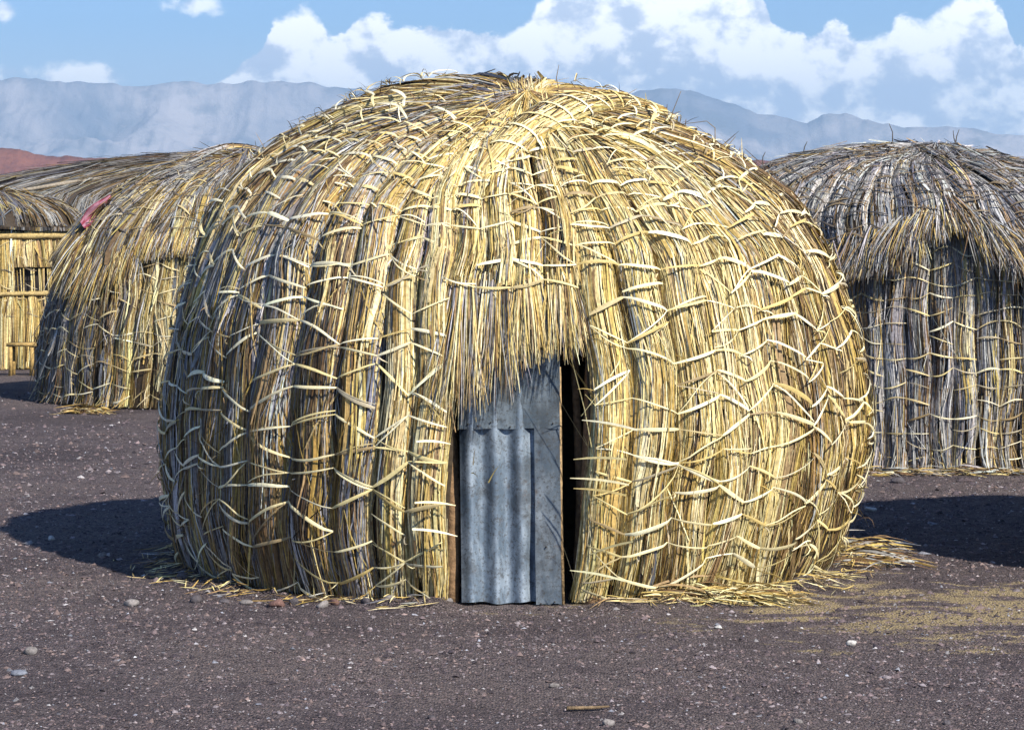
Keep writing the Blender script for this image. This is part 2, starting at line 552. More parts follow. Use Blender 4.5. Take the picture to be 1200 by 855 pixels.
class Dome:
    """thatched surface: a profile turned about an axis, with leaning lines that run together at one point of the crown"""
    def __init__(self, cx, cy, prof, off=None, poff=(0, 0), r0=1.9):
        self.c = np.array([cx, cy])
        p = np.array(prof, float)                     # (z, r) from the ground up
        L = np.concatenate([[0], np.cumsum(np.hypot(np.diff(p[:, 0]), np.diff(p[:, 1])))])
        s = np.linspace(0, L[-1], 600)
        z = np.interp(s, L, p[:, 0]); r = np.interp(s, L, p[:, 1])
        k = 41; w = np.hanning(k); w /= w.sum()
        pad = lambda a, e0, e1: np.concatenate([e0, a, e1])
        ez = pad(z, 2 * z[0] - z[k // 2:0:-1], z[-2:-k // 2 - 1:-1]); er = pad(r, 2 * r[0] - r[k // 2:0:-1], -r[-2:-k // 2 - 1:-1])
        self.z = np.convolve(ez, w, 'valid')[:600]; self.r = np.maximum(np.convolve(er, w, 'valid')[:600], 0)
        self.len = L[-1]; self.s = s
        self.off = np.array(off if off else [(0, 0)], float)
        self.poff = np.array(poff); self.r0 = r0
        top = np.argmax(self.r)
        self.zr = self.z[top:][::-1]; self.rr = self.r[top:][::-1]     # z as a function of r on the upper part

    def s_of_z(self, z):
        return np.interp(z, self.z, self.s)

    def r_of_z(self, z):
        return np.interp(z, self.z, self.r)

    def surf(self, ph, s):
        r = np.interp(s, self.s, self.r); z = np.interp(s, self.s, self.z)
        upper = z > self.z[np.argmax(self.r)]
        g = np.where(upper, np.clip(1 - r / self.r0, 0, 1), 0)
        qx = r * np.sin(ph) + self.poff[0] * g
        qy = -r * np.cos(ph) + self.poff[1] * g
        q = np.hypot(qx, qy)
        z = np.where(g > 0, np.interp(q, self.rr, self.zr), z)
        ox = np.interp(z, self.off[:, 0], self.off[:, 1]) if len(self.off) > 1 else 0
        return np.stack([self.c[0] + qx + ox, self.c[1] + qy, z], -1)

    def frame(self, ph, s):
        p = self.surf(ph, s)
        e = 0.01
        ts = self.surf(ph, np.minimum(s + e, self.len - 1e-4)) - self.surf(ph, np.maximum(s - e, 0))
        tp = self.surf(ph + e, s) - self.surf(ph - e, s)
        w = np.linalg.norm(tp, axis=-1, keepdims=True) / (2 * e)       # metres per radian
        ts = ts / (np.linalg.norm(ts, axis=-1, keepdims=True) + 1e-9)
        tp = tp / (np.linalg.norm(tp, axis=-1, keepdims=True) + 1e-9)
        n = np.cross(tp, ts)
        n /= np.linalg.norm(n, axis=-1, keepdims=True) + 1e-9
        return p, ts, tp, n, w[..., 0]

    def hit(self, x, y):
        """where the line of sight through a photograph position meets the surface"""
        d = np.array([(x - 600) / FPX, 1.0, -(y - HORIZON) / FPX])
        t = np.linspace(self.c[1] - 3.2, self.c[1] + 1, 2000)
        p = np.array([0, 0, CAM_H]) + t[:, None] * d
        ox = np.interp(p[:, 2], self.off[:, 0], self.off[:, 1]) if len(self.off) > 1 else 0
        q = np.hypot(p[:, 0] - self.c[0] - ox, p[:, 1] - self.c[1])
        ins = q < np.interp(p[:, 2], self.z, self.r, right=-1)
        i = np.argmax(ins) if ins.any() else np.argmin(q - np.interp(p[:, 2], self.z, self.r))
        return p[i]


def bundle_depth(w, dmax):
    return np.clip(w * 0.48, 0.025, dmax)


def bundle_mesh(dome, ph0, dph, s0, s1, n, wfn, hw=0.0045, lmin=0.35, lmax=1.0, dmax=0.09, S=6, flare=0.0, core=(0.045, 0.032, 0.02), lift=0.06, loose=0.0, mb=None, tone=1.0):
    """one bundle of long dry leaves lying along the surface between arc lengths s0 and s1"""
    mb = mb or MB()
    q1, q2, q3 = rng.uniform(0, 6.28, 3)
    wob = lambda s_: 0.075 * dph * (np.sin(s_ * 3.1 + q1) + 0.7 * np.sin(s_ * 6.7 + q2))
    lump = lambda s_: 1 + 0.10 * np.sin(s_ * 5.3 + q3) + 0.07 * np.sin(s_ * 11.9 + q1)
    # the packed inside of the bundle; dark default core paints the shade between blades
    A = max(6, int((s1 - s0) / 0.12)); B = 7
    ss_ = np.linspace(s0, s1, A)[:, None] * np.ones(B)[None]
    uu = np.linspace(-1, 1, B)[None] * np.ones(A)[:, None]
    p, ts, tp, nn, w = dome.frame(ph0 + uu * dph / 2 + wob(ss_), ss_)
    d = bundle_depth(w * dph, dmax) * 0.62 * lump(ss_)
    mb.grid(p + nn * (d * np.sqrt(1 - 0.98 * uu ** 2))[..., None], core)
    # blades, gathered in locks that share a colour and lie together
    NL = max(4, n // 16)
    lk = rng.integers(0, NL, n)
    lL = rng.uniform(lmin, lmax, NL); lsa = rng.uniform(s0 - 0.5 * lmin, s1 - 0.25 * lmin, NL)
    lu = np.sin(rng.uniform(-1.5, 1.5, NL)); ldu = rng.normal(size=NL) * 0.16; llay = rng.uniform(0.64, 1.0, NL)
    L = lL[lk] * rng.uniform(0.75, 1.15, n)
    sa = lsa[lk] + rng.normal(size=n) * 0.10
    sb = np.minimum(sa + L, s1); sa = np.maximum(sa, s0 + np.abs(rng.normal(size=n)) * 0.02)
    ok = sb - sa > 0.08
    sa, sb, lk = sa[ok], sb[ok], lk[ok]; n = len(sa)
    t = np.linspace(0, 1, S)[None]
    s = sa[:, None] + (sb - sa)[:, None] * t
    u0 = np.clip(lu[lk] + rng.normal(size=n) * 0.16, -1, 1); du = ldu[lk] + rng.normal(size=n) * 0.09
    u = u0[:, None] + du[:, None] * (t - 0.5) + 0.045 * np.sin(t * rng.uniform(2, 7, (n, 1)) + rng.uniform(0, 6, (n, 1)))
    stray = rng.random(n) < loose
    u = np.where(stray[:, None], u0[:, None] + rng.normal(size=(n, 1)) * 1.6 * (t - 0.3), u)
    uc = np.clip(u, -1, 1)
    p, ts, tp, nn, w = dome.frame(ph0 + u * dph / 2 + wob(s), s)
    dep = bundle_depth(w * dph, dmax) * lump(s)
    lay = (llay[lk] + rng.normal(size=n) * 0.04)[:, None] + np.where(stray, 0.15, 0)[:, None]
    h = dep * np.sqrt(1 - 0.985 * uc ** 2) * lay + rng.uniform(0.0, 0.012, n)[:, None]
    lf = np.where(rng.random(n) < 0.07, rng.uniform(0, lift, n), 0)[:, None]
    end = rng.random(n) < 0.7
    h = h + lf * np.where(end[:, None], (1 - t) ** 2.5, t ** 2.5)
    if flare:
        h = h + flare * rng.uniform(0.1, 1.0, n)[:, None] * np.exp(-s / 0.07)
    p = p + nn * h[..., None]
    p[..., 2] = np.maximum(p[..., 2], 0.004 + 0.02 * rng.random((n, 1)))
    roll = np.arcsin(uc) * 0.75 + rng.normal(size=(n, 1)) * 0.30
    wd = tp * np.cos(roll)[..., None] - nn * np.sin(roll)[..., None]
    broad = np.where(rng.random(n) < 0.06, rng.uniform(1.8, 3.4, n), 1.0)       # whole leaves among the split ones
    half = hw * (broad * np.exp(rng.normal(size=n) * 0.38))[:, None] * (0.25 + 0.75 * np.sin(np.pi * (0.06 + 0.88 * t)) ** 0.7)
    zz = p[:, S // 2, 2]
    wy, wb, wg = wfn(ph0 + u0 * dph / 2, zz)
    col = straw_colours(wy, wb, wg)
    first = np.zeros(NL, int); first[lk] = np.arange(n)
    shared = rng.random(n) < 0.55
    col[shared] = col[first[lk[shared]]] * np.exp(rng.normal(size=(int(shared.sum()), 1)) * 0.10)
    col = col * tone
    tint = 1 + 0.16 * np.sin(t * rng.uniform(1, 6, (n, 1)) + rng.uniform(0, 6, (n, 1)))
    mb.ribbons(p, wd, half, col[:, None, :] * tint[..., None])
    return mb


def fringe_mesh(dome, ph0, dph, s_top, n, lmin, lmax, out, wfn, hw=0.004, dmax=0.1, drop=0.4, lean=(0, 0, 0), S=6, mb=None, spread=0.18, up=0.25):
    """leaf ends hanging free from the last tie"""
    mb = mb or MB()
    u = rng.uniform(-1, 1, n)
    st = s_top + rng.uniform(0, up, n)
    p, ts, tp, nn, w = dome.frame(ph0 + u * dph / 2, st)
    d = bundle_depth(w * dph, dmax) * np.sqrt(1 - 0.9 * u ** 2) * rng.uniform(0.4, 1.05, n)
    p0 = p + nn * d[:, None]
    L = rng.uniform(lmin, lmax, n) * (1 - 0.25 * np.abs(u) ** 2) + (st - s_top)
    d0 = -ts + nn * (out * rng.uniform(0.2, 1.3, n))[:, None] + tp * (rng.normal(size=n) * spread + u * 0.10)[:, None] + np.array(lean)
    d0 /= np.linalg.norm(d0, axis=1, keepdims=True)
    t = np.linspace(0, 1, S)
    path = np.zeros((n, S, 3)); path[:, 0] = p0
    cur = d0.copy()
    kink = rng.normal(size=(n, 3)) * 0.10
    for i in range(1, S):
        path[:, i] = path[:, i - 1] + cur * (L / (S - 1))[:, None]
        cur = cur + np.array([0, 0, -drop]) / (S - 1) + kink / (S - 1)
        cur /= np.linalg.norm(cur, axis=1, keepdims=True)
    roll = rng.normal(size=(n, 1)) * 0.8
    wd = tp[:, None, :] * np.cos(roll)[..., None] - nn[:, None, :] * np.sin(roll)[..., None]
    wd = np.broadcast_to(wd, path.shape)
    half = hw * rng.uniform(0.6, 1.5, n)[:, None] * (1.0 - 0.85 * t[None] ** 2.2)
    wy, wb, wg = wfn(ph0 + u * dph / 2, p0[:, 2])
    mb.ribbons(path, wd, half, straw_colours(wy, wb, wg))
    return mb


def strip_seg(mb, dome, phA, sA, phB, sB, dmax, hw, col, sag=0.0, S=8, lift=0.012, wrap=True, bow=0.75):
    """a folded leaf strip laid over one bundle between two knots"""
    t = np.linspace(0, 1, S)
    ph = phA + (phB - phA) * t
    s = sA + (sB - sA) * t - sag * np.sin(np.pi * t)
    p, ts, tp, nn, w = dome.frame(ph, s)
    dep = bundle_depth(w * abs(phB - phA), dmax)
    he = np.minimum(min(0.095, dmax * 0.80), dep * 0.9 + 0.014) if wrap else lift
    h = he + (np.maximum(dep, 0.05) * 1.05 + lift - he) * (1 - np.abs(2 * t - 1) ** 2.6) ** 0.6
    p = p + nn * h[:, None]
    d = np.gradient(p, axis=0); d /= np.linalg.norm(d, axis=1)[:, None] + 1e-9
    up = nn + tp * ((2 * t - 1) * bow)[:, None]
    wd = np.cross(up, d); wd /= np.linalg.norm(wd, axis=1)[:, None] + 1e-9
    tw = rng.normal() * 0.25
    up2 = np.cross(d, wd)
    half = hw * (0.5 + 0.5 * np.sin(np.pi * t) ** 0.7) * rng.uniform(0.7, 1.3)
    # three points across: a shallow fold along the middle
    wd = wd * math.cos(tw) + up2 * math.sin(tw)
    fold = 0.3
    v = np.stack([p - wd * half[:, None], p + up2 * (half * fold)[:, None], p + wd * half[:, None]], 1)
    mb.grid(v, col)


def strip_colour(kind):
    if kind == 'fresh':
        c = np.array([(0.80, 0.70, 0.40), (0.84, 0.77, 0.52), (0.72, 0.60, 0.28), (0.62, 0.47, 0.18)][rng.choice(4, p=[0.42, 0.28, 0.2, 0.10])])
    elif kind == 'pale':
        c = np.array([(0.80, 0.73, 0.48), (0.74, 0.68, 0.48), (0.68, 0.57, 0.30)][rng.choice(3)])
    elif kind == 'dull':
        c = np.array([(0.50, 0.40, 0.20), (0.42, 0.36, 0.24), (0.30, 0.22, 0.11)][rng.choice(3)])
    else:
        c = np.array([(0.07, 0.065, 0.065), (0.11, 0.09, 0.07), (0.16, 0.12, 0.07)][rng.choice(3)])
    return np.clip(c * math.exp(rng.normal() * 0.08), 0, 0.9)


# ================================================================== the main hut
MAINC = (0.0, 16.15)
prof = [(0, 1.885), (.18, 1.975), (.5, 2.055), (.82, 2.085), (1.09, 2.065), (1.35, 2.025), (1.62, 1.96), (1.89, 1.87), (2.15, 1.74), (2.37, 1.55), (2.49, 1.40),
        (2.69, 1.07), (2.86, .72), (2.94, .40), (2.985, .0)]
off = [(0, -.03), (.5, .0), (.82, .03), (1.9, .01), (2.15, -.03), (2.37, -.07), (2.69, -.13), (3.0, -.15)]
D = Dome(MAINC[0], MAINC[1], prof, off, poff=(0.22, -0.80), r0=1.9)
hut = empty('thatched_hut', (MAINC[0], MAINC[1], 0))
tag(hut, 'large golden thatched dome hut with corrugated metal door, front and centre', 'hut', 'thatched huts of the village')


def sm(a, b, x):
    t = np.clip((x - a) / (b - a), 0, 1)
    return t * t * (3 - 2 * t)


bundle_tone = {}
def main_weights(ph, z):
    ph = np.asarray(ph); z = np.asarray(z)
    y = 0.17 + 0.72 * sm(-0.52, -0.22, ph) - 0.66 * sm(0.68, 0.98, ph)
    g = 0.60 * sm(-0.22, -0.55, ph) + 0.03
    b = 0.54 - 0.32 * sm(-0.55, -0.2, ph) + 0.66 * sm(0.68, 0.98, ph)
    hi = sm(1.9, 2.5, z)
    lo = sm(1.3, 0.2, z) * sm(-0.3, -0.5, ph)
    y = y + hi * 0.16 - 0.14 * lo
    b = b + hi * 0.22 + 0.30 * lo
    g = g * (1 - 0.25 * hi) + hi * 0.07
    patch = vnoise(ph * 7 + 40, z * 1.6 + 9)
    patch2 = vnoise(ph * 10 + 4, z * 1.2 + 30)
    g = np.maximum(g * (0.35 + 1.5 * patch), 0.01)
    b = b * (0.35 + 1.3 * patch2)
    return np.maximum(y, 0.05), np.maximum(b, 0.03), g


# bundles: (centre angle, width, bottom arc length, top)
S_TOP = D.len - 0.02
S_LINTEL = float(D.s_of_z(1.72))
bund = []
fr = [(-0.150, 0.098), (-0.055, 0.096), (0.039, 0.098), (0.140, 0.108)]
for c_, w_ in fr:
    bund.append((c_, w_, S_LINTEL, 'door'))
right_edge = 0.198; left_edge = -0.176
nb = 49
step = (2 * math.pi - (right_edge - left_edge)) / nb
e = right_edge
edges = []
bw = rng.uniform(0.72, 1.28, nb); bw *= step * nb / bw.sum()
for i in range(nb):
    w_ = bw[i]
    bund.append((e + w_ / 2, w_, 0.0, 'wall'))
    edges.append(e)
    e += w_
back = MB()
for i, (c_, w_, s0, kind) in enumerate(bund):
    c_ = (c_ + math.pi) % (2 * math.pi) - math.pi
    front = abs(c_) < 1.85
    if front:
        jw = w_ * rng.uniform(0.92, 1.03)
        cj = c_ + rng.normal() * 0.008
        n = 2800 if abs(c_) < 1.3 else 1500
        if kind == 'door': n = 1900
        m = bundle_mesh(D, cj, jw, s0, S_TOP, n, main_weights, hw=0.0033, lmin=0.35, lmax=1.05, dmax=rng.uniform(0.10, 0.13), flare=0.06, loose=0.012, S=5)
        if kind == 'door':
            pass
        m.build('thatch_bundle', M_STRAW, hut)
    else:
        bundle_mesh(D, c_, w_ * 1.1, s0, S_TOP, 420, main_weights, hw=0.007, lmin=0.5, lmax=1.2, dmax=0.1, loose=0.03, mb=back)
tag(back.build('back_thatch', M_STRAW, hut), kind='stuff')

# dark inner lining with the doorway left open
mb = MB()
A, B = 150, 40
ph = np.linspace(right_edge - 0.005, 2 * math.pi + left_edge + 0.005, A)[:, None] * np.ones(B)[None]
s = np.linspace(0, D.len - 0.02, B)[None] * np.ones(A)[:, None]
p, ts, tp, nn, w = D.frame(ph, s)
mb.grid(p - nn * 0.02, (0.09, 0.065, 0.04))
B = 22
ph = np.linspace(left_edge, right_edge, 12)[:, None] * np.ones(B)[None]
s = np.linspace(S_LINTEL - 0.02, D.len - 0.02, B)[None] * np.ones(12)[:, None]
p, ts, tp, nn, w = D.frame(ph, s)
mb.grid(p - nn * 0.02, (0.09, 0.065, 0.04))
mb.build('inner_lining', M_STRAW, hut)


# the fringe over the door, one tuft for each bundle above it
def fringe_w(gr):
    def f(ph, z):
        o = np.ones(len(ph))
        return o * (0.80 - gr), o * 0.22, o * gr
    return f


s325 = float(D.s_of_z(1.74))
for (c_, w_), (n, l0, l1, gr) in zip(fr, [(340, 0.26, 0.82, 0.36), (340, 0.22, 0.72, 0.50), (360, 0.16, 0.50, 0.06), (360, 0.14, 0.46, 0.04)]):
    fringe_mesh(D, c_ * 0.93, w_ * 0.92, s325 - 0.02, n, l0, l1, 0.10, fringe_w(gr), hw=0.0036, dmax=0.12, drop=0.25, spread=0.045, up=0.10).build('door_fringe', M_STRAW, hut)

# ------------------------------------------------------------------ knotted leaf strips over the main hut
gaps = []
e = right_edge
for e in edges + [2 * math.pi + left_edge]:
    gaps.append(((e + math.pi) % (2 * math.pi)) - math.pi)
gaps = sorted(set(round(x, 5) for x in gaps))
door_gaps = [-0.2, -0.105, -0.010, 0.081, 0.175]
low = sorted([x for x in gaps if abs(x) < 1.75]); wide = sorted([x for x in gaps if abs(x) < 2.75 and (x < -0.2 or x > 0.2)] + door_gaps)
high = sorted([x for x in low if x < -0.2 or x > 0.2] + door_gaps)
rows = np.concatenate([np.arange(0.10, 2.05, 0.130), D.s_of_z(2.05) + np.cumsum([0.0, .13, .13, .135, .135, .14, .14, .145, .15, .15, .15, .15])])
nrow = len(rows)
pieces = []      # list of (size on the hut, MB)
knots, gls = [], []
for k, s_row in enumerate(rows):
    hi_row = s_row > S_LINTEL
    crown = s_row > D.s_of_z(2.15)
    gl = (wide if crown else high) if hi_row else low
    if k >= nrow - 4: gl = gl[::2] if k < nrow - 1 else gl[::3]
    phase = k % 2
    hs = []
    for j, gph in enumerate(gl):
        if rng.random() < 0.17 and not crown: phase ^= 1
        amp = 0.062 if gph < -0.25 else (0.042 if gph < 0.65 else 0.06)
        if crown: amp = 0.034
        hs.append(s_row + (amp if (j + phase) % 2 else -amp) * rng.uniform(0.4, 1.3) + rng.normal() * 0.018)
    knots.append(hs); gls.append(gl)
for k, s_row in enumerate(rows):
    hi_row = s_row > S_LINTEL
    dm = 0.125 if s_row < D.s_of_z(2.2) else 0.085
    gl, hs = gls[k], knots[k]
    j = 0
    while j < len(gl) - 1:
        m = MB()
        run = rng.choice([2, 3, 4], p=[0.35, 0.4, 0.25])
        made = 0
        ctr = gl[j]
        for q in range(run):
            if j >= len(gl) - 1: break
            a_, b_ = gl[j], gl[j + 1]
            if (not hi_row) and a_ < 0 < b_ and b_ - a_ > 0.3:
                j += 1; break
            if b_ - a_ < 0.35:
                kindc = 'fresh' if a_ > -0.75 else 'pale'
                if rng.random() < 0.10: kindc = 'dull'
                if rng.random() < 0.045:
                    j += 1
                    if made: break
                    continue
                else:
                    jA = hs[j]; jB = hs[j + 1]
                    strip_seg(m, D, a_, jA, b_, jB, dm, rng.choice([0.0055, 0.0082, 0.0115], p=[.33, .47, .20]), strip_colour(kindc), rng.normal() * 0.007)
                    if rng.random() < 0.34:
                        k2 = min(max(k + rng.choice([-1, 1]), 0), nrow - 1)
                        jN = knots[k2][j + 1] if len(knots[k2]) == len(hs) and abs(knots[k2][j + 1] - jB) < 0.2 else jB + 0.02
                        strip_seg(m, D, a_, jA + rng.normal() * 0.006, b_, jN, dm + 0.002, 0.0046, strip_colour(kindc), rng.normal() * 0.02, lift=0.015)
                    if rng.random() < 0.22 and (b_ < -0.25 or b_ > 0.3):     # a loose tail at the knot
                        strip_seg(m, D, b_, jB, b_ + rng.normal() * 0.03, jB - rng.uniform(0.03, 0.08), 0.03, 0.004, strip_colour('dull' if rng.random() < .4 else kindc), 0, S=5, lift=0.07, wrap=False)
                    made += 1
            j += 1
        if made:
            pieces.append((math.cos(ctr), m))
pieces.sort(key=lambda x: -x[0])
rest = MB(); n_rest = 0
for i, (k_, m) in enumerate(pieces):
    if i < 290:
        m.build('binding_strip', M_STRIP, hut)
    else:
        n_rest += 1
        for arr in ('v', 'c'): getattr(rest, arr).extend(getattr(m, arr))
        rest.q.extend([q + rest.k for q in m.q]); rest.k += m.k
if n_rest:
    tag(rest.build('far_binding_strips', M_STRIP, hut), kind='stuff')


# thick roll of leaf that runs up over the crown above the door
def roll_on(dome, pts, rad, n, wfn_, hw=0.0045, S=6, lmin=0.25, lmax=0.7, flat=0.6, above=0.3):
    P = np.array([dome.hit(*q) for q in pts])
    t = np.concatenate([[0], np.cumsum(np.linalg.norm(np.diff(P, axis=0), axis=1))])
    Lt = t[-1]
    tt = np.linspace(0, Lt, 60)
    C = np.stack([np.interp(tt, t, P[:, i]) for i in range(3)], 1)
    kk = np.hanning(15); kk /= kk.sum()
    C = np.stack([np.convolve(np.pad(C[:, i], 7, mode='reflect', reflect_type='odd'), kk, 'valid') for i in range(3)], 1)
    cen = np.array([dome.c[0], dome.c[1], 0.9])
    d = np.gradient(C, axis=0); d /= np.linalg.norm(d, axis=1)[:, None]
    nrm = C - cen; nrm -= d * (nrm * d).sum(1)[:, None]; nrm /= np.linalg.norm(nrm, axis=1)[:, None]
    lat = np.cross(d, nrm)
    R = np.interp(tt / Lt, np.linspace(0, 1, len(rad)), rad)
    m = MB()
    th = np.linspace(-1.9, 1.9, 9)
    g_ = C[:, None] + lat[:, None] * (np.sin(th)[None, :] * (R * 0.85)[:, None])[..., None] + nrm[:, None] * ((np.cos(th)[None, :] * flat + above) * (R * 0.85)[:, None])[..., None]
    m.grid(g_, (0.12, 0.085, 0.05))
    L = rng.uniform(lmin, lmax, n); a = rng.uniform(-0.1, Lt - 0.1, n)
    f = np.clip(a[:, None] + L[:, None] * np.linspace(0, 1, S)[None], 0, Lt)
    an = rng.uniform(-1.8, 1.8, n)[:, None] + rng.normal(size=(n, 1)) * 0.35 * np.linspace(-.5, .5, S)[None]
    I = lambda arr: np.stack([np.interp(f, tt, arr[:, i]) for i in range(3)], -1)
    Rf = np.interp(f, tt, R) * rng.uniform(0.88, 1.06, (n, 1))
    c_, la, no = I(C), I(lat), I(nrm)
    p = c_ + la * (np.sin(an) * Rf)[..., None] + no * ((np.cos(an) * flat + above) * Rf)[..., None]
    ro = an + rng.normal(size=(n, 1)) * 0.5
    wd = la * np.cos(ro)[..., None] - no * np.sin(ro)[..., None]
    half = hw * rng.uniform(0.6, 1.5, (n, 1)) * (0.3 + 0.7 * np.sin(np.pi * np.linspace(.05, .95, S))[None])
    m.ribbons(p, wd, half, straw_colours(*wfn_(np.zeros(n), p[:, 0, 2])))
    ties = []
    for f0 in np.arange(0.12, Lt - 0.05, 0.17):
        sk = rng.normal() * 0.08
        f_ = np.clip(f0 + np.linspace(-1, 1, 9) * sk, 0, Lt); a_ = np.linspace(-1.7, 1.7, 9)
        c_, la, no, dd_ = I_(f_, tt, C), I_(f_, tt, lat), I_(f_, tt, nrm), I_(f_, tt, d)
        Rr = np.interp(f_, tt, R) * 1.07
        q = c_ + la * (np.sin(a_) * Rr)[:, None] + no * ((np.cos(a_) * flat + above) * Rr + 0.004)[:, None]
        ties.append((q, dd_))
    return m, ties


def I_(f, tt, arr):
    return np.stack([np.interp(f, tt, arr[:, i]) for i in range(3)], -1)


def wf(y, b, g):
    return lambda ph, z: (np.ones(len(ph)) * y, np.ones(len(ph)) * b, np.ones(len(ph)) * g)


def lay_roll(dome, owner, name, pts, rad, n, w_, kindc, hw=0.0045, shw=0.011, **kw):
    m, ties = roll_on(dome, pts, rad, n, w_, hw, **kw)
    o = m.build(name, M_STRAW, owner)
    for q, dd_ in ties:
        mm = MB()
        hwid = shw * (0.4 + 0.6 * np.sin(np.linspace(0.1, 3.04, 9)))
        mm.grid(np.stack([q - dd_ * hwid[:, None], q + dd_ * hwid[:, None]], 1), strip_colour(kindc))
        mm.build('binding_strip', M_STRIP, o)
    return o


lay_roll(D, hut, 'crown_roll', [(528, 268), (548, 238), (576, 202), (612, 165), (660, 138), (720, 126), (775, 135)], [0.06, 0.10, 0.13, 0.14, 0.12, 0.06], 1000, wf(0.8, 0.25, 0.03), 'fresh')

# upright tuft at the crown
mb = MB()
c0 = D.hit(622, 118)
n = 46
p0 = c0 + rng.normal(size=(n, 3)) * np.array([0.06, 0.05, 0.01])
dr = np.stack([rng.normal(size=n) * 0.28 - 0.18, rng.normal(size=n) * 0.2 + 0.1, rng.uniform(0.5, 1, n)], 1)
dr /= np.linalg.norm(dr, axis=1)[:, None]
t = np.linspace(-0.4, 1, 5)
path = p0[:, None] + dr[:, None] * (t[None, :, None] * rng.uniform(0.06, 0.17, n)[:, None, None])
mb.ribbons(path, np.tile(np.array([0.97, 0.2, 0])[None, None], (n, 5, 1)), 0.005 * (1 - 0.8 * np.linspace(0, 1, 5)[None] ** 2) * np.ones((n, 1)), straw_colours(np.ones(n) * .8, np.ones(n) * .2, np.ones(n) * 0.0))
mb.build('crown_tuft', M_STRAW, hut)


# stray stalks standing off the outline
def stray(dome, owner, items, col=(0.16, 0.11, 0.06), r=0.004):
    for pts in items:
        p0 = dome.hit(*pts[0])
        d0 = p0[1]
        path = [p0 - np.array([0, 0, 0.03])]
        for q in pts[1:]:
            path.append(px(q[0], q[1], d0))
        path = np.array(path)
        tt = np.linspace(0, 1, len(path)); t2 = np.linspace(0, 1, 9)
        pp = np.stack([np.interp(t2, tt, path[:, i]) for i in range(3)], 1)
        m = MB(); m.tube(pp, np.linspace(r, r * 0.4, 9), col, 5)
        m.build('stray_stalk', M_STRAW, owner)


stray(D, hut, [[(782, 158), (788, 132), (798, 107)], [(700, 118), (676, 105), (669, 96), (675, 94), (690, 104)], [(658, 112), (652, 92), (655, 76)],
               [(830, 190), (838, 178), (838, 150), (828, 142), (795, 146)], [(586, 92), (552, 96), (525, 101)], [(610, 92), (585, 84), (545, 100)],
               [(360, 160), (352, 150), (340, 152)], [(845, 190), (852, 172), (862, 160)]], (0.20, 0.14, 0.07))

# scattered loose ends all over the outline
mb = MB(); n = 420
ph = rng.uniform(-1.9, 1.9, n); s = D.s_of_z(0.05) + rng.random(n) ** 0.7 * (D.len - 0.3)
p, ts, tp, nn, w = D.frame(ph, s)
d0 = nn * rng.uniform(0.15, 0.9, (n, 1)) + ts * rng.normal(size=(n, 1)) * 0.7 + tp * rng.normal(size=(n, 1)) * 0.5
d0 /= np.linalg.norm(d0, axis=1)[:, None]
L = rng.uniform(0.05, 0.17, n)
t = np.linspace(0, 1, 5)
path = p[:, None] + nn[:, None] * 0.07 + d0[:, None] * (t[None, :, None] * L[:, None, None])
path[..., 2] -= (t[None] ** 2) * (L * rng.uniform(0, 0.6, n))[:, None]
path[..., 2] = np.maximum(path[..., 2], 0.01)
wdv = np.cross(d0, rng.normal(size=(n, 3))); wdv /= np.linalg.norm(wdv, axis=1)[:, None]
mb.ribbons(path, np.repeat(wdv[:, None], 5, 1), 0.0035 * (1 - 0.8 * t[None] ** 2) * np.ones((n, 1)), straw_colours(*main_weights(ph, p[:, 2])))
tag(mb.build('loose_ends', M_STRAW, hut), kind='stuff')

# ------------------------------------------------------------------ the door
DD = 14.22
fx = FPX / DD
def dp(x, y): return ((x - 600) / fx, CAM_H - (y - HORIZON) / fx)
x0, zb = dp(541, 711); x1, zt = dp(632, 415)
zb = 0.006
A, B = 60, 40
u = np.linspace(0, 1, A)[:, None] * np.ones(B)[None]; v = np.linspace(0, 1, B)[None] * np.ones(A)[:, None]
Xs = x0 + (x1 - x0) * u - 0.018 * v
Zs = zb + (zt - zb) * v + 0.006 * np.sin(u * 9) * (v < 0.02)
Ys = DD + 0.021 * np.cos(u * 2 * np.pi * 3.1 + 0.6) + 0.010 * np.sin(v * 5 + u * 2) + 0.06 * v
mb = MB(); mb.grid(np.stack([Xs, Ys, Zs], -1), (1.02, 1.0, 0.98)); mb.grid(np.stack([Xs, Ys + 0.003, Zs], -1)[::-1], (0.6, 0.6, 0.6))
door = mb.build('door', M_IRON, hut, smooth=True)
door['label'] = 'weathered corrugated iron sheet door'


def sheet(name, xa, xb, ya, yb, dy, amp, tint, lean=0.06, skew=0.0):
    (X0, Z0), (X1, Z1) = dp(xa, yb), dp(xb, ya)
    Z0 = max(Z0, 0.004)
    A, B = 14, 30
    u = np.linspace(0, 1, A)[:, None] * np.ones(B)[None]; v = np.linspace(0, 1, B)[None] * np.ones(A)[:, None]
    Xs = X0 + (X1 - X0) * u + skew * v + 0.004 * (vnoise(v * 7, u * 0 + 3) - 0.5) * (np.abs(u - .5) > .49)
    Zs = Z0 + (Z1 - Z0) * v + 0.010 * (vnoise(u * 6 + 2, v * 0 + 7) - 0.5) * (v < 0.02)
    zt_ = (Zs - 0) / (zt - 0)
    Ys = DD + dy + lean * zt_ + amp * (fbm(u * 3 + xa, v * 4, 3) - 0.5)
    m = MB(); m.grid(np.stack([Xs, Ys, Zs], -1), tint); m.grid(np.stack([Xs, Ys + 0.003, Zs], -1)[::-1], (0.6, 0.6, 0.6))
    return m.build(name, M_IRON, door, smooth=True)


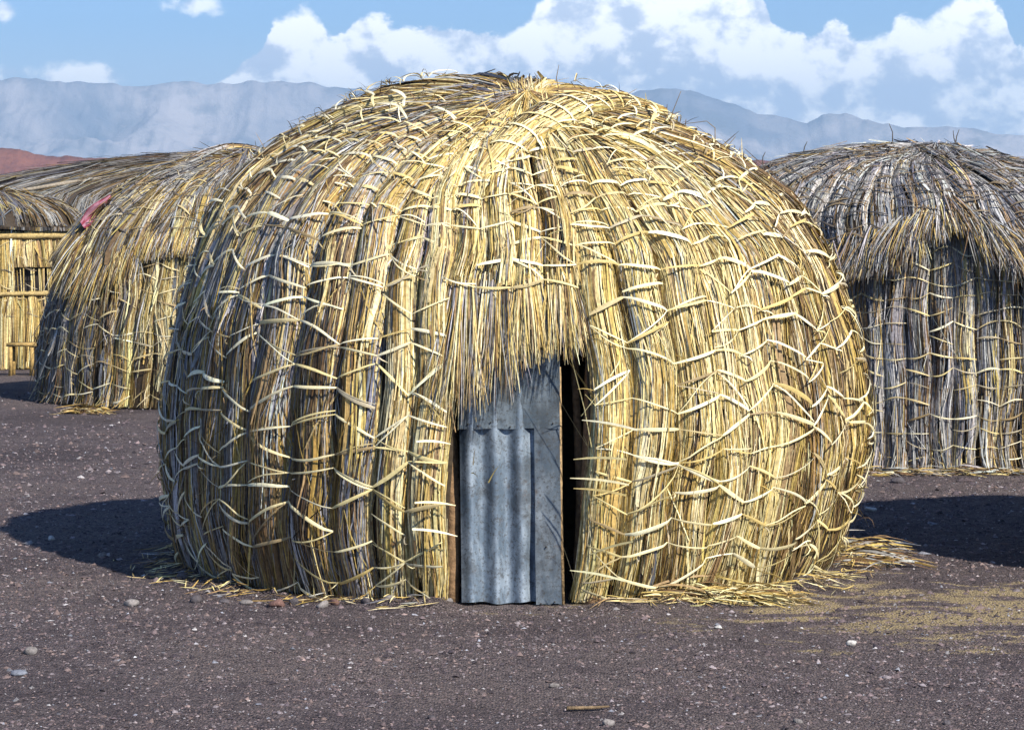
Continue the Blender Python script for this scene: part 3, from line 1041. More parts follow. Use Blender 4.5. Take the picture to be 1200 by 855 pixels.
sheet('patch_sheet', 538, 656, 410, 502, -0.024, 0.02, (0.62, 0.61, 0.58))
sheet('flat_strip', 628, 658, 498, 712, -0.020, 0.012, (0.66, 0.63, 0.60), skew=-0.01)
m = MB()
for zz0 in (0,):
    xa, _ = dp(659.5, 0)
    path = np.array([[xa, DD - 0.004, 0.0], [xa - 0.012, DD + 0.02, 0.6], [xa - 0.02, DD + 0.05, 1.3]])
    m.tube(path, [0.013, 0.013, 0.012], (0.38, 0.26, 0.13), 6, 0.06)
m.build('edge_batten', M_WOOD, door)
for (nx, ny) in ((548, 497), (560, 499), (575, 495), (598, 500), (648, 496), (549, 703), (557, 705), (634, 706), (650, 704), (640, 640)):
    X_, Z_ = dp(nx, ny)
    m = MB(); m.tube([[X_, DD - 0.034 + 0.06 * Z_ / zt, Z_], [X_, DD - 0.024 + 0.06 * Z_ / zt, Z_]], 0.0045, (0.05, 0.045, 0.04), 6)
    m.build('nail', M_WOOD, door)
# door posts of rough wood inside the opening
for (xa, wid, dyy, top_z) in ((694, 0.115, 0.03, 1.45), (678, 0.05, 0.20, 1.5), (528, 0.085, 0.10, 1.5)):
    X_, _ = dp(xa, 0)
    zs_ = np.linspace(-0.02, top_z, 12)
    path = np.stack([X_ + 0.012 * np.sin(zs_ * 4 + xa), DD + dyy + 0.0 * zs_ + 0.05 * zs_, zs_], 1)
    m = MB(); m.tube(path, wid / 2 * (1 - 0.1 * zs_), (0.27, 0.165, 0.085), 9, 0.09)
    m.build('door_post', M_WOOD, hut)
# cut strip ends reaching into the doorway from the neighbouring bundle
for (xa, ya, xb, yb) in ((672, 538, 712, 545), (668, 560, 715, 568), (672, 572, 712, 575), (682, 492, 725, 505), (668, 668, 710, 680), (690, 650, 720, 628), (528, 520, 510, 522),
                         (534, 592, 508, 590), (536, 628, 505, 622)):
    m = MB()
    sg = 1 if xb > xa else -1
    a = px(xa, ya, 14.04); b = px(xb + 22 * sg, yb + rng.normal() * 4, 13.845)
    t = np.linspace(0, 1, 5)[:, None]
    P_ = a + (b - a) * t; P_[:, 2] += 0.01 * np.sin(t[:, 0] * 3)
    m.ribbons(P_[None], np.tile(np.array([0, 0.3, 0.95]), (1, 5, 1)), 0.0065 * np.array([[.3, .8, 1, 1, .8]]), np.array([strip_colour('fresh')]))
    m.build('binding_strip', M_STRIP, hut)


# ================================================================== the other huts
def simple_strips(dome, owner, gaps_, rows_, amp, hw, kinds, dmax, cap, drop=0.1, srange=None):
    made = 0
    for s_row in rows_:
        phase = rng.integers(2); hs = []
        for j in range(len(gaps_)):
            if rng.random() < 0.3: phase ^= 1
            hs.append(s_row + (amp if (j + phase) % 2 else -amp) * rng.uniform(0.2, 1.4))
        j = 0
        while j < len(gaps_) - 1:
            m = MB(); ok = False
            for q in range(rng.integers(3, 7)):
                if j >= len(gaps_) - 1: break
                a_, b_ = gaps_[j], gaps_[j + 1]
                if (srange is None or srange(0.5 * (a_ + b_), s_row)) and rng.random() > drop:
                    strip_seg(m, dome, a_, hs[j], b_, hs[j + 1], dmax, hw * rng.uniform(0.6, 1.3), strip_colour(kinds[rng.integers(len(kinds))]), rng.normal() * 0.015, S=6)
                    ok = True
                elif ok:
                    j += 1
                    break
                j += 1
            if ok and made < cap:
                m.build('binding_strip', M_STRIP, owner); made += 1


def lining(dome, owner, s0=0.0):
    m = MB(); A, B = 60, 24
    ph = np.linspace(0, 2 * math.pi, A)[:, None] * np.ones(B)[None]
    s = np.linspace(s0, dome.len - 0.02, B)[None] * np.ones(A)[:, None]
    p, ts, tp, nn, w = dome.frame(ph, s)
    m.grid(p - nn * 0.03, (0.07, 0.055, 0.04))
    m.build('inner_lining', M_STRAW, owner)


def ring(n, lim):
    st = 2 * math.pi / n
    return [(-math.pi + st * (i + 0.5), st, abs(-math.pi + st * (i + 0.5)) < lim) for i in range(n)]


# ---- right hut ----
RC = (3.90, 23.7)
right = empty('thatched_hut', (RC[0], RC[1], 0))
tag(right, 'blue-grey weathered dome hut with a shaggy overhanging roof, right of the golden one', 'hut', 'thatched huts of the village')
RW = Dome(*RC, [(0, 1.90), (.6, 1.94), (1.2, 1.93), (1.8, 1.88), (2.2, 1.70), (2.45, 1.30), (2.6, 0.6), (2.62, 0.0)])
RR = Dome(*RC, [(1.55, 2.16), (1.8, 2.13), (2.05, 2.04), (2.25, 1.86), (2.42, 1.60), (2.58, 1.22), (2.69, 0.86), (2.77, 0.45), (2.80, 0.0)], off=[(0, 0), (1.9, 0), (2.3, -.15), (2.58, -.36), (2.8, -.30)], poff=(0.2, -0.6), r0=2.0)


def rw_w(ph, z):
    ph = np.asarray(ph); z = np.asarray(z)
    warm = sm(-0.12, 0.30, ph + 0.25 * (vnoise(ph * 9, z * 1.5) - 0.5)) * (0.55 + 0.45 * sm(1.7, 0.4, z)) + 0.5 * sm(0.35, 0.0, z)  # painted light: straw warm on the sunlit right, grey on the shaded left
    return 0.05 + 0.26 * warm, 0.08 + 0.38 * warm, 0.82 - 0.36 * warm


def rr_w(ph, z):
    ph = np.asarray(ph); z = np.asarray(z)
    k = vnoise(ph * 6, z * 3 + 5)
    return 0.0 * k, 0.02 + 0.10 * k, 0.90 - 0.1 * k


def rr_f(ph, z):
    o = np.ones(len(ph)); return o * 0.08, o * 0.34, o * 0.60


lining(RW, right)
bk = MB()
for c_, w_, front in ring(64, 1.3):
    if front and c_ > -0.75:
        bundle_mesh(RW, c_, w_ * rng.uniform(1.0, 1.15), 0, RW.s_of_z(2.2), 1000, rw_w, hw=0.0038, lmin=0.35, lmax=0.9, dmax=0.075, flare=0.12, loose=0.03, S=5).build('wall_bundle', M_STRAW, right)
    else:
        bundle_mesh(RW, c_, w_ * 1.1, 0, RW.s_of_z(2.2), 160, rw_w, hw=0.009, lmin=0.5, lmax=1.2, dmax=0.075, S=4, mb=bk)


def eave_r(c_):
    # height of the roof edge: climbs towards the gable of the hood and falls steeply past it
    return float(np.interp(c_, [-3.2, -1.2, -0.6, -0.3, -0.16, -0.08, 0.0, 0.13, 0.4, 3.2], [1.7, 1.7, 1.74, 1.88, 2.08, 2.24, 2.06, 1.86, 1.75, 1.7]))


for c_, w_, front in ring(60, 1.6):
    s0 = float(RR.s_of_z(eave_r(c_)))
    if front:
        bundle_mesh(RR, c_, w_ * 1.12, s0, RR.len - 0.03, 1000, rr_w, hw=0.0038, lmin=0.3, lmax=0.8, dmax=0.065, loose=0.006, S=4).build('roof_bundle', M_STRAW, right)
        lean = (-0.45 if c_ < -0.08 else 0.18, 0, 0)
        fringe_mesh(RR, c_, w_ * 1.25, s0 - 0.02, 240, 0.12, 0.28 if c_ < -0.05 else 0.46, 0.18, rr_f, hw=0.0040, dmax=0.08, drop=0.5, lean=lean, spread=0.22).build('eave_fringe', M_STRAW, right)
    else:
        bundle_mesh(RR, c_, w_ * 1.12, s0 - 0.2, RR.len - 0.03, 200, rr_w, hw=0.009, lmin=0.4, lmax=1.0, dmax=0.06, S=4, mb=bk)
tag(bk.build('back_thatch', M_STRAW, right), kind='stuff')
gl = sorted(c_ - w_ / 2 for c_, w_, f in ring(64, 9) if -0.55 < c_ < 0.62)
simple_strips(RW, right, gl, np.arange(0.10, 1.9, 0.125), 0.035, 0.006, ['dull', 'dull', 'pale', 'fresh'], 0.078, 150, 0.12)
gl = sorted(c_ - w_ / 2 for c_, w_, f in ring(60, 9) if -1.5 < c_ < 1.0)
simple_strips(RR, right, gl, np.arange(float(RR.s_of_z(1.95)), RR.len - 0.35, 0.105), 0.048, 0.0085, ['dark'], 0.070, 148, 0.1, srange=lambda p_, s_: RR.z[np.argmin(abs(RR.s - s_))] > eave_r(p_))
lay_roll(RR, right, 'hood_roll', [(1062, 172), (1085, 182), (1110, 198), (1130, 216), (1142, 240)], [0.04, 0.07, 0.09, 0.10, 0.07], 300, wf(0.04, 0.2, 0.8), 'dark', hw=0.006, shw=0.008)
lay_roll(RR, right, 'ridge_roll', [(1085, 172), (1120, 180), (1160, 198), (1195, 228)], [0.05, 0.09, 0.10, 0.10], 320, wf(0.02, 0.12, 0.5), 'dark', hw=0.006, shw=0.008)
stray(RR, right, [[(1046, 168), (1046, 155), (1042, 145)], [(1119, 172), (1121, 160), (1124, 152)], [(1122, 172), (1118, 162), (1117, 153)], [(893, 196), (894, 184), (897, 178)], [(940, 182), (943, 172), (946, 166)]], (0.09, 0.08, 0.07), 0.007)

# ---- left hut ----
LC = (-3.55, 31.2)
left = empty('thatched_hut', (LC[0], LC[1], 0))
tag(left, 'mottled brown and grey hut with a yellow shaggy eave, left of the golden one', 'hut', 'thatched huts of the village')
LW = Dome(*LC, [(0, 2.09), (.5, 2.07), (1.0, 1.99), (1.6, 1.80), (2.1, 1.50), (2.4, 1.1), (2.6, 0.6), (2.62, 0.0)])
LR = Dome(*LC, [(1.45, 1.90), (1.7, 1.86), (1.95, 1.76), (2.2, 1.56), (2.45, 1.24), (2.65, 0.90), (2.82, 0.55), (2.92, .28), (2.95, 0.0)], off=[(0, 0), (2.5, 0.05), (3, 0.2)], poff=(0.2, -0.2))


def lw_w(ph, z):
    ph = np.asarray(ph); z = np.asarray(z)
    grey = sm(-0.62, -0.95, ph)  # shade on the left end put into the straw colour as grey
    k = vnoise(ph * 8 + 3, z * 1.1)
    yl = sm(-0.42, -0.32, ph) * 0.9
    return 0.10 + 0.26 * k * (1 - grey) + yl, 0.52 * (1 - 0.6 * grey), 0.36 + 0.8 * grey - 0.3 * yl


def lr_w(ph, z):
    ph = np.asarray(ph); z = np.asarray(z)
    k = vnoise(ph * 6 + 11, z * 2.5)
    hi = sm(2.2, 2.7, z)
    return 0.14 - 0.12 * hi + 0.2 * k, 0.46 - 0.1 * hi, 0.42 + 0.50 * hi + 0.35 * (1 - k)


def lr_f(ph, z):
    o = np.ones(len(ph)); return o * 0.26, o * 0.55, o * 0.25


lining(LW, left)
bk = MB()
for c_, w_, front in ring(52, 1.5):
    if front and c_ < 0.05:
        bundle_mesh(LW, c_, w_ * rng.uniform(0.95, 1.15), 0, LW.s_of_z(2.1), 800, lw_w, hw=0.0048, lmin=0.35, lmax=0.9, dmax=0.085, flare=0.07, loose=0.06, S=5, lift=0.12, tone=0.72).build('wall_bundle', M_STRAW, left)
    else:
        bundle_mesh(LW, c_, w_ * 1.1, 0, LW.s_of_z(2.1), 140, lw_w, hw=0.011, lmin=0.5, lmax=1.2, dmax=0.075, S=4, mb=bk)


def eave_l(c_):
    return float(np.interp(c_, [-3.2, -1.9, -1.5, -1.0, -0.75, -0.5, -0.3, -0.1, 3.2], [1.6, 1.7, 1.80, 1.74, 1.56, 1.62, 1.86, 1.84, 1.7]))


for c_, w_, front in ring(46, 1.7):
    s0 = float(LR.s_of_z(eave_l(c_)))
    if front and c_ < 0.3:
        bundle_mesh(LR, c_, w_ * 1.15, s0, LR.len - 0.03, 950, lr_w, hw=0.0048, lmin=0.3, lmax=0.8, dmax=0.07, loose=0.04, S=5, lift=0.07, tone=0.75).build('roof_bundle', M_STRAW, left)
        long_ = 0.62 if -1.15 < c_ < -0.55 else (0.34 if c_ < -0.4 else 0.18)
        fringe_mesh(LR, c_, w_ * 1.25, s0 - 0.02, 260, 0.08, long_, 0.13, lr_f, hw=0.0055, dmax=0.06, drop=0.7, lean=(-0.08, 0, 0), spread=0.22).build('eave_fringe', M_STRAW, left)
    else:
        bundle_mesh(LR, c_, w_ * 1.12, s0 - 0.2, LR.len - 0.03, 160, lr_w, hw=0.011, lmin=0.4, lmax=1.0, dmax=0.06, S=4, mb=bk)
tag(bk.build('back_thatch', M_STRAW, left), kind='stuff')
gl = sorted(c_ - w_ / 2 for c_, w_, f in ring(52, 9) if -1.5 < c_ < 0.0)
simple_strips(LW, left, gl, np.arange(0.12, 1.75, 0.15), 0.05, 0.008, ['dull', 'dull', 'pale', 'fresh'], 0.085, 60, 0.25)
gl = sorted(c_ - w_ / 2 for c_, w_, f in ring(46, 9) if -1.5 < c_ < 0.2)
simple_strips(LR, left, gl, np.arange(float(LR.s_of_z(2.0)), LR.len - 0.4, 0.15), 0.05, 0.008, ['dull', 'dark'], 0.075, 90, 0.2)
lay_roll(LR, left, 'crown_roll', [(205, 198), (235, 186), (270, 178), (300, 180), (320, 190)], [0.05, 0.10, 0.12, 0.11, 0.08], 320, wf(0.02, 0.22, 0.5), 'dark', hw=0.008, shw=0.008)
stray(LR, left, [[(300, 176), (300, 171), (299, 165)], [(262, 176), (245, 172), (234, 166)], [(255, 176), (240, 176), (226, 178)]], (0.08, 0.07, 0.06), 0.006)

# ---- yellow hut at the far left ----
YC = (-7.85, 38.3)
yel = empty('thatched_hut', (YC[0], YC[1], 0))
tag(yel, 'small sunlit yellow hut with window slots and a low roof, leftmost in the row', 'hut', 'thatched huts of the village')
YW = Dome(*YC, [(0, 1.46), (.8, 1.46), (1.6, 1.42), (2.0, 1.35), (2.1, 0.8), (2.15, 0.0)])
YR = Dome(*YC, [(1.97, 1.56), (2.10, 1.50), (2.24, 1.36), (2.38, 1.08), (2.49, 0.7), (2.54, .3), (2.55, 0.0)])
yw_w = lambda ph, z: (np.ones(len(ph)) * 0.7, np.ones(len(ph)) * 0.6 * (0.4 + 1.2 * vnoise(ph * 8, z * 2)), np.ones(len(ph)) * 0.03)
yr_w = lambda ph, z: (np.ones(len(ph)) * 0.14, np.ones(len(ph)) * 0.45, np.ones(len(ph)) * 0.5)
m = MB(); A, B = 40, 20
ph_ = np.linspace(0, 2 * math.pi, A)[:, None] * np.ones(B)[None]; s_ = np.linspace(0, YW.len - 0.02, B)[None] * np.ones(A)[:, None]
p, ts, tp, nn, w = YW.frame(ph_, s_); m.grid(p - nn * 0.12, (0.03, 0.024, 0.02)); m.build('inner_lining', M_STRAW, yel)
bk = MB()
for c_, w_, front in ring(50, 1.4):
    xpx = 600 + FPX * (YC[0] + 1.46 * math.sin(c_)) / (YC[1] - 1.46 * math.cos(c_))
    segs = [(0.0, 1.97)]
    if 12 < xpx < 40 or 46 < xpx < 62: segs = [(0.0, 1.12), (1.46, 1.97)]
    if front and c_ > -0.3:
        m = MB()
        for (a_, b_) in segs:
            bundle_mesh(YW, c_, w_ * rng.uniform(1.0, 1.2), a_, b_, int(400 * (b_ - a_) / 1.9), yw_w, hw=0.0062, lmin=0.4, lmax=1.2, dmax=0.06, loose=0.02, S=4, core=(0.2, 0.14, 0.06), mb=m)
        if len(segs) == 2:
            n = 5; u = rng.uniform(-1, 1, n); q = YW.surf(c_ + u * w_ / 2, np.ones(n) * 1.12); q2 = YW.surf(c_ + u * w_ / 2 + rng.normal(size=n) * .01, np.ones(n) * 1.46)
            t = np.linspace(0, 1, 3)[None, :, None]
            m.ribbons(q[:, None] * (1 - t) + q2[:, None] * t, np.tile(np.array([1.0, 0, 0]), (n, 3, 1)), np.ones((n, 3)) * 0.006, straw_colours(np.ones(n), np.zeros(n), np.zeros(n)))
        m.build('wall_bundle', M_STRAW, yel)
    else:
        bundle_mesh(YW, c_, w_ * 1.1, 0, 1.97, 90, yw_w, hw=0.011, lmin=0.5, lmax=1.2, dmax=0.06, S=4, mb=bk)
for c_, w_, front in ring(36, 1.7):
    if front and c_ > -0.5:
        bundle_mesh(YR, c_, w_ * 1.15, 0.06, YR.len - 0.02, 420, yr_w, hw=0.0062, lmin=0.3, lmax=0.8, dmax=0.07, loose=0.1, S=4, lift=0.1, tone=0.7).build('roof_bundle', M_STRAW, yel)
    else:
        bundle_mesh(YR, c_, w_ * 1.15, 0.06, YR.len - 0.02, 100, yr_w, hw=0.011, lmin=0.3, lmax=0.8, dmax=0.07, S=4, mb=bk)
tag(bk.build('back_thatch', M_STRAW, yel), kind='stuff')
for zz, rr_ in ((1.90, 0.045), (1.08, 0.03)):
    ph_ = np.linspace(-0.4, 1.5, 26)
    q = YW.frame(ph_, np.ones(26) * YW.s_of_z(zz))
    m = MB(); m.tube(q[0] + q[3] * 0.075, rr_, (0.42, 0.31, 0.13), 7, 0.1); m.build('wall_pole', M_WOOD, yel)
gl = sorted(c_ - w_ / 2 for c_, w_, f in ring(50, 9) if -0.2 < c_ < 1.4)
simple_strips(YW, yel, gl, np.arange(0.2, 1.85, 0.2), 0.04, 0.007, ['dull', 'dark'], 0.06, 50, 0.25)

# ---- grey hut behind ----
GC = (-6.1, 45.5)
grey = empty('thatched_hut', (GC[0], GC[1], 0))
tag(grey, 'dark grey thatched hut showing only its long low roof behind the leftmost huts', 'hut', 'thatched huts of the village')
GW = Dome(*GC, [(0, 3.2), (1.0, 3.35), (1.8, 3.35), (2.2, 3.2), (2.5, 3.0), (2.75, 2.65), (2.95, 2.1), (3.12, 1.4), (3.25, 0.6), (3.28, 0)], off=[(0, -1.1), (2.55, -1.1), (2.95, -0.25), (3.25, 0.7)], poff=(1.1, 0.2), r0=3.1)
gw_w = lambda ph, z: (np.ones(len(ph)) * 0.02, np.ones(len(ph)) * 0.30, np.ones(len(ph)) * 0.8)
bk = MB()
for c_, w_, front in ring(44, 1.7):
    if front:
        bundle_mesh(GW, c_, w_ * 1.15, 0, GW.len - 0.03, 800, gw_w, hw=0.0058, lmin=0.5, lmax=1.4, dmax=0.08, loose=0.06, S=5, lift=0.1, tone=0.5).build('thatch_bundle', M_STRAW, grey)
    else:
        bundle_mesh(GW, c_, w_ * 1.15, 0, GW.len - 0.03, 120, gw_w, hw=0.012, lmin=0.5, lmax=1.4, dmax=0.08, S=4, mb=bk)
tag(bk.build('back_thatch', M_STRAW, grey), kind='stuff')
a = GW.hit(2, 229); b = GW.hit(132, 208)
m = MB(); pp = np.array([a, (a + b) / 2 + np.array([0, -0.25, 0.03]), b]); pp[:, 1] -= 0.16
m.tube(np.array([pp[0] * (1 - t) ** 2 + 2 * t * (1 - t) * pp[1] + pp[2] * t * t for t in np.linspace(-0.15, 1, 10)]), 0.035, (0.33, 0.28, 0.21), 7, 0.08)
pole = build_at(m, 'roof_pole', M_WOOD, tuple(a))
tag(pole, 'long thin pole lying across the dark grey roof at left', 'pole')

# ---- a neighbour just beyond the right edge whose shade falls across the ground ----
NC = (5.62, 16.1)
m = MB()
ND = Dome(*NC, [(z_, r_) for z_, r_ in prof])
for c_, w_, front in ring(40, 9):
    bundle_mesh(ND, c_, w_ * 1.1, 0, ND.len - 0.03, 150, main_weights, hw=0.012, lmin=0.5, lmax=1.2, dmax=0.1, S=4, mb=m)
nh = build_at(m, 'thatched_hut', M_STRAW, (*NC, 0))
tag(nh, 'neighbouring thatched hut beyond the right edge that shades the gravel', 'hut', 'thatched huts of the village')

# ================================================================== small things
# pink cloth caught on the left hut's eave
base_ = px(118, 250, 29.2)
m = MB(); A, B = 12, 8
u = np.linspace(0, 1, A)[:, None] * np.ones(B)[None]; v = np.linspace(-1, 1, B)[None] * np.ones(A)[:, None]
ax0 = LR.hit(134, 233) + np.array([0, -0.24, 0.03]); ax1 = LR.hit(101, 264) + np.array([0, -0.27, 0.0])
axis = ax0 + (ax1 - ax0) * u[..., None]
wid = 0.035 + 0.065 * np.sin(u * 2.6) ** 1.5
perp = np.array([0.62, 0, -0.62])
P_ = axis + perp * (v * wid)[..., None] + np.array([0, -1, 0]) * (0.05 * np.cos(v * 2.2 + u * 5) + 0.02 * np.sin(v * 9))[..., None]
colr = np.where((np.sin(v * 6 + u * 3) > 0.1)[..., None], np.array([0.20, 0.035, 0.055]), np.array([0.34, 0.17, 0.22]))
m.grid(P_, colr.reshape(-1, 3)); m.grid(P_ + np.array([0, 0.012, 0]), colr.reshape(-1, 3))
tag(build_at(m, 'cloth', M_CLOTH, tuple(base_), True), 'crumpled pink and red cloth caught on the eave of the mottled hut', 'cloth')

# low wooden bench before the yellow hut
bd = 35.6
bench = empty('bench', tuple(px(35, ground_d(0 + 262 + CAM_H * FPX / bd) * 0 + 262 + CAM_H * FPX / bd, bd)))
bench.location.z = 0
tag(bench, 'low rough wooden bench standing before the small yellow hut', 'bench')
wc = (0.42, 0.28, 0.10)
s_l, s_r = px(12, 402, bd), px(57, 405, bd)
m = MB(); mid = (s_l + s_r) / 2; m.box(mid, (0.60, 0.26, 0.045), wc, -0.03, 0.006); m.build('seat', M_WOOD, bench)
for (xx, dy_) in ((39, -0.09), (39, 0.1), (14, -0.09), (14, 0.1)):
    q = px(xx, 410, bd)
    m = MB(); zt_ = mid[2] - 0.024; m.box((q[0], bd + dy_, zt_ / 2), (0.05, 0.05, zt_), wc, 0.0, 0.003); m.build('leg', M_WOOD, bench)
q0, q1 = px(56, 411, bd - 0.09), px(41, 427, bd - 0.09)
m = MB(); m.tube([q0, q1], 0.022, wc, 5); m.build('brace', M_WOOD, bench)


# heaps of fallen leaf
def heap(name, xs_px, y_px, n, lmin, lmax, hgt_, wfn_, label, cat, sig_y=0.12, hw=0.0055, dirx=(0.9, 0.25)):
    d = ground_d(y_px)
    c0 = np.array([(sum(xs_px) / 2 - 600) / FPX * d, d, 0])
    halfx = (xs_px[1] - xs_px[0]) / 2 / FPX * d
    m = MB()
    u = rng.uniform(-1, 1, n)
    p0 = np.stack([c0[0] + u * halfx, c0[1] + rng.normal(size=n) * sig_y + 0.0 * u, np.abs(rng.normal(size=n)) * hgt_ * (1 - 0.6 * u ** 2) + 0.012], 1)
    a = rng.normal(size=n) * 0.35
    dr = np.stack([dirx[0] * np.cos(a), dirx[1] * np.ones(n) * -1 + np.sin(a) * 0.8, rng.normal(size=n) * 0.10], 1)
    dr /= np.linalg.norm(dr, axis=1)[:, None]
    L = rng.uniform(lmin, lmax, n); t = np.linspace(-0.5, 0.5, 6)
    path = p0[:, None] + dr[:, None] * (t[None, :, None] * L[:, None, None])
    side = np.stack([-dr[:, 1], dr[:, 0], 0 * dr[:, 0]], 1)
    path += side[:, None] * ((t ** 2)[None, :, None] * (rng.normal(size=n) * 0.25)[:, None, None])
    path[..., 2] = np.maximum(path[..., 2] - 0.06 * (t[None] ** 2) * 4 * rng.random((n, 1)), gz(path[..., 0], path[..., 1]) + 0.006)
    roll = rng.normal(size=(n, 1)) * 0.7
    wd = side[:, None] * np.cos(roll)[..., None] + np.array([0, 0, 1.0]) * np.sin(roll)[..., None]
    m.ribbons(path, np.broadcast_to(wd, path.shape), hw * rng.uniform(0.5, 1.4, (n, 1)) * (1 - 0.8 * np.abs(t * 2)[None] ** 3), straw_colours(*wfn_(np.zeros(n), np.zeros(n))))
    o = build_at(m, name, M_STRAW, tuple(c0))
    return tag(o, label, cat)


heap('straw_heap', (735, 925), 704, 420, 0.15, 0.5, 0.045, wf(0.75, 0.4, 0.02), 'golden fallen palm leaf straw along the foot of the large golden hut', 'straw', 0.07)
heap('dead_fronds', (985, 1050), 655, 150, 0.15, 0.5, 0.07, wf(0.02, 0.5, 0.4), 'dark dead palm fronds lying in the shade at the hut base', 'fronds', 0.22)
heap('straw_heap', (78, 125), 484, 90, 0.12, 0.4, 0.03, wf(0.5, 0.5, 0.05), 'small heap of straw at the foot of the mottled left hut', 'straw', 0.12, 0.008)

m = MB(); n = 900
ph_ = rng.uniform(-1.9, 1.9, n); ph_ = ph_[(ph_ < -0.2) | (ph_ > 0.22)]; n = len(ph_)
rr_ = 2.07 + np.abs(rng.normal(size=n)) * 0.13
p0 = np.stack([MAINC[0] + rr_ * np.sin(ph_), MAINC[1] - rr_ * np.cos(ph_)], 1)
a = rng.uniform(0, 6.28, n); L = rng.uniform(0.04, 0.26, n); t = np.linspace(-.5, .5, 4)
pp = p0[:, None] + np.stack([np.cos(a), np.sin(a)], 1)[:, None] * (t[None, :, None] * L[:, None, None])
zz = gz(pp[..., 0], pp[..., 1]) + 0.008 + np.abs(rng.normal(size=(n, 1))) * 0.012
sd = np.stack([-np.sin(a), np.cos(a), 0 * a + 0.4], 1)
m.ribbons(np.concatenate([pp, zz[..., None]], -1), np.repeat(sd[:, None], 4, 1), 0.0035 * (1 - 0.8 * np.abs(2 * t)[None] ** 3) * np.ones((n, 1)), straw_colours(np.ones(n) * .5, np.ones(n) * .6, np.ones(n) * .1))
tag(build_at(m, 'straw_litter', M_STRAW, (*MAINC, 0)), 'bits of broken straw strewn round the foot of the golden hut', 'litter', kind='stuff')

heap('straw_heap', (1015, 1215), 555, 260, 0.12, 0.4, 0.03, wf(0.3, 0.45, 0.4), 'pale straw scraps along the foot of the blue-grey hut', 'straw', 0.10, 0.006)

# stones large enough to pick out
ico_v = None
def rock(r, flat=0.6):
    ph_ = (1 + 5 ** .5) / 2
    v = np.array([[-1, ph_, 0], [1, ph_, 0], [-1, -ph_, 0], [1, -ph_, 0], [0, -1, ph_], [0, 1, ph_], [0, -1, -ph_], [0, 1, -ph_], [ph_, 0, -1], [ph_, 0, 1], [-ph_, 0, -1], [-ph_, 0, 1]]) / 1.9
    f = [[0, 11, 5], [0, 5, 1], [0, 1, 7], [0, 7, 10], [0, 10, 11], [1, 5, 9], [5, 11, 4], [11, 10, 2], [10, 7, 6], [7, 1, 8], [3, 9, 4], [3, 4, 2], [3, 2, 6], [3, 6, 8], [3, 8, 9], [4, 9, 5], [2, 4, 11], [6, 2, 10], [8, 6, 7], [9, 8, 1]]
    vs = [tuple(x) for x in v]; cache = {}; f2 = []
    def mid(a, b):
        k = (min(a, b), max(a, b))
        if k not in cache:
            q = (np.array(vs[a]) + np.array(vs[b])) / 2; q = q / np.linalg.norm(q); cache[k] = len(vs); vs.append(tuple(q))
        return cache[k]
    for a, b, c in f:
        x, y, z = mid(a, b), mid(b, c), mid(c, a)
        f2 += [[a, x, z], [b, y, x], [c, z, y], [x, y, z]]
    v = np.array(vs); v /= np.linalg.norm(v, axis=1)[:, None]
    for k in range(7):          # chip flat faces off
        dn = rng.normal(size=3); dn /= np.linalg.norm(dn); lim = rng.uniform(0.45, 0.85)
        ex = np.maximum(v @ dn - lim, 0); v = v - ex[:, None] * dn
    v = v * np.array([rng.uniform(0.9, 1.4), rng.uniform(0.7, 1.0), flat]) * r
    a = rng.uniform(0, 6.28); ca, sa = math.cos(a), math.sin(a)
    return v @ np.array([[ca, sa, 0], [-sa, ca, 0], [0, 0, 1]]), f2


stones = [(153, 709, 9, 'g'), (232, 704, 8, 'd'), (262, 706, 7, 'd'), (289, 708, 7, 'g'), (324, 710, 11, 'r'), (345, 708, 8, 'd'), (378, 713, 9, 'g'), (392, 711, 7, 'r'), (430, 711, 7, 'd'),
          (455, 706, 10, 'g'), (485, 706, 8, 'g'), (524, 706, 9, 'g'), (248, 668, 8, 's'), (215, 680, 8, 'd'), (998, 757, 7, 'w'), (842, 738, 5, 'w'), (712, 850, 9, 'g'), (650, 803, 6, 'g'), (505, 842, 6, 'd'),
          (36, 764, 9, 'g'), (22, 789, 8, 's'), (60, 631, 6, 'w'), (120, 654, 7, 'g'), (1052, 567, 9, 'd'), (1110, 848, 6, 'd'), (935, 848, 7, 'g'), (1020, 598, 6, 'w')]
tone = {'g': (0.22, 0.20, 0.19), 'd': (0.085, 0.075, 0.08), 'r': (0.15, 0.085, 0.07), 's': (0.20, 0.215, 0.25), 'w': (0.45, 0.43, 0.40)}
where = {'g': 'grey', 'd': 'dark', 'r': 'reddish brown', 's': 'bluish grey', 'w': 'pale'}
NTH = ['first', 'second', 'third', 'fourth', 'fifth', 'sixth', 'seventh', 'eighth', 'ninth', 'tenth', 'eleventh', 'twelfth']
STONE_LABEL = {(x_, y_): f'{where[k_]} stone, {NTH[i]} from the left along the golden hut foot' for i, (x_, y_, w_, k_) in enumerate(sorted(q for q in stones if 700 < q[1] < 720))}
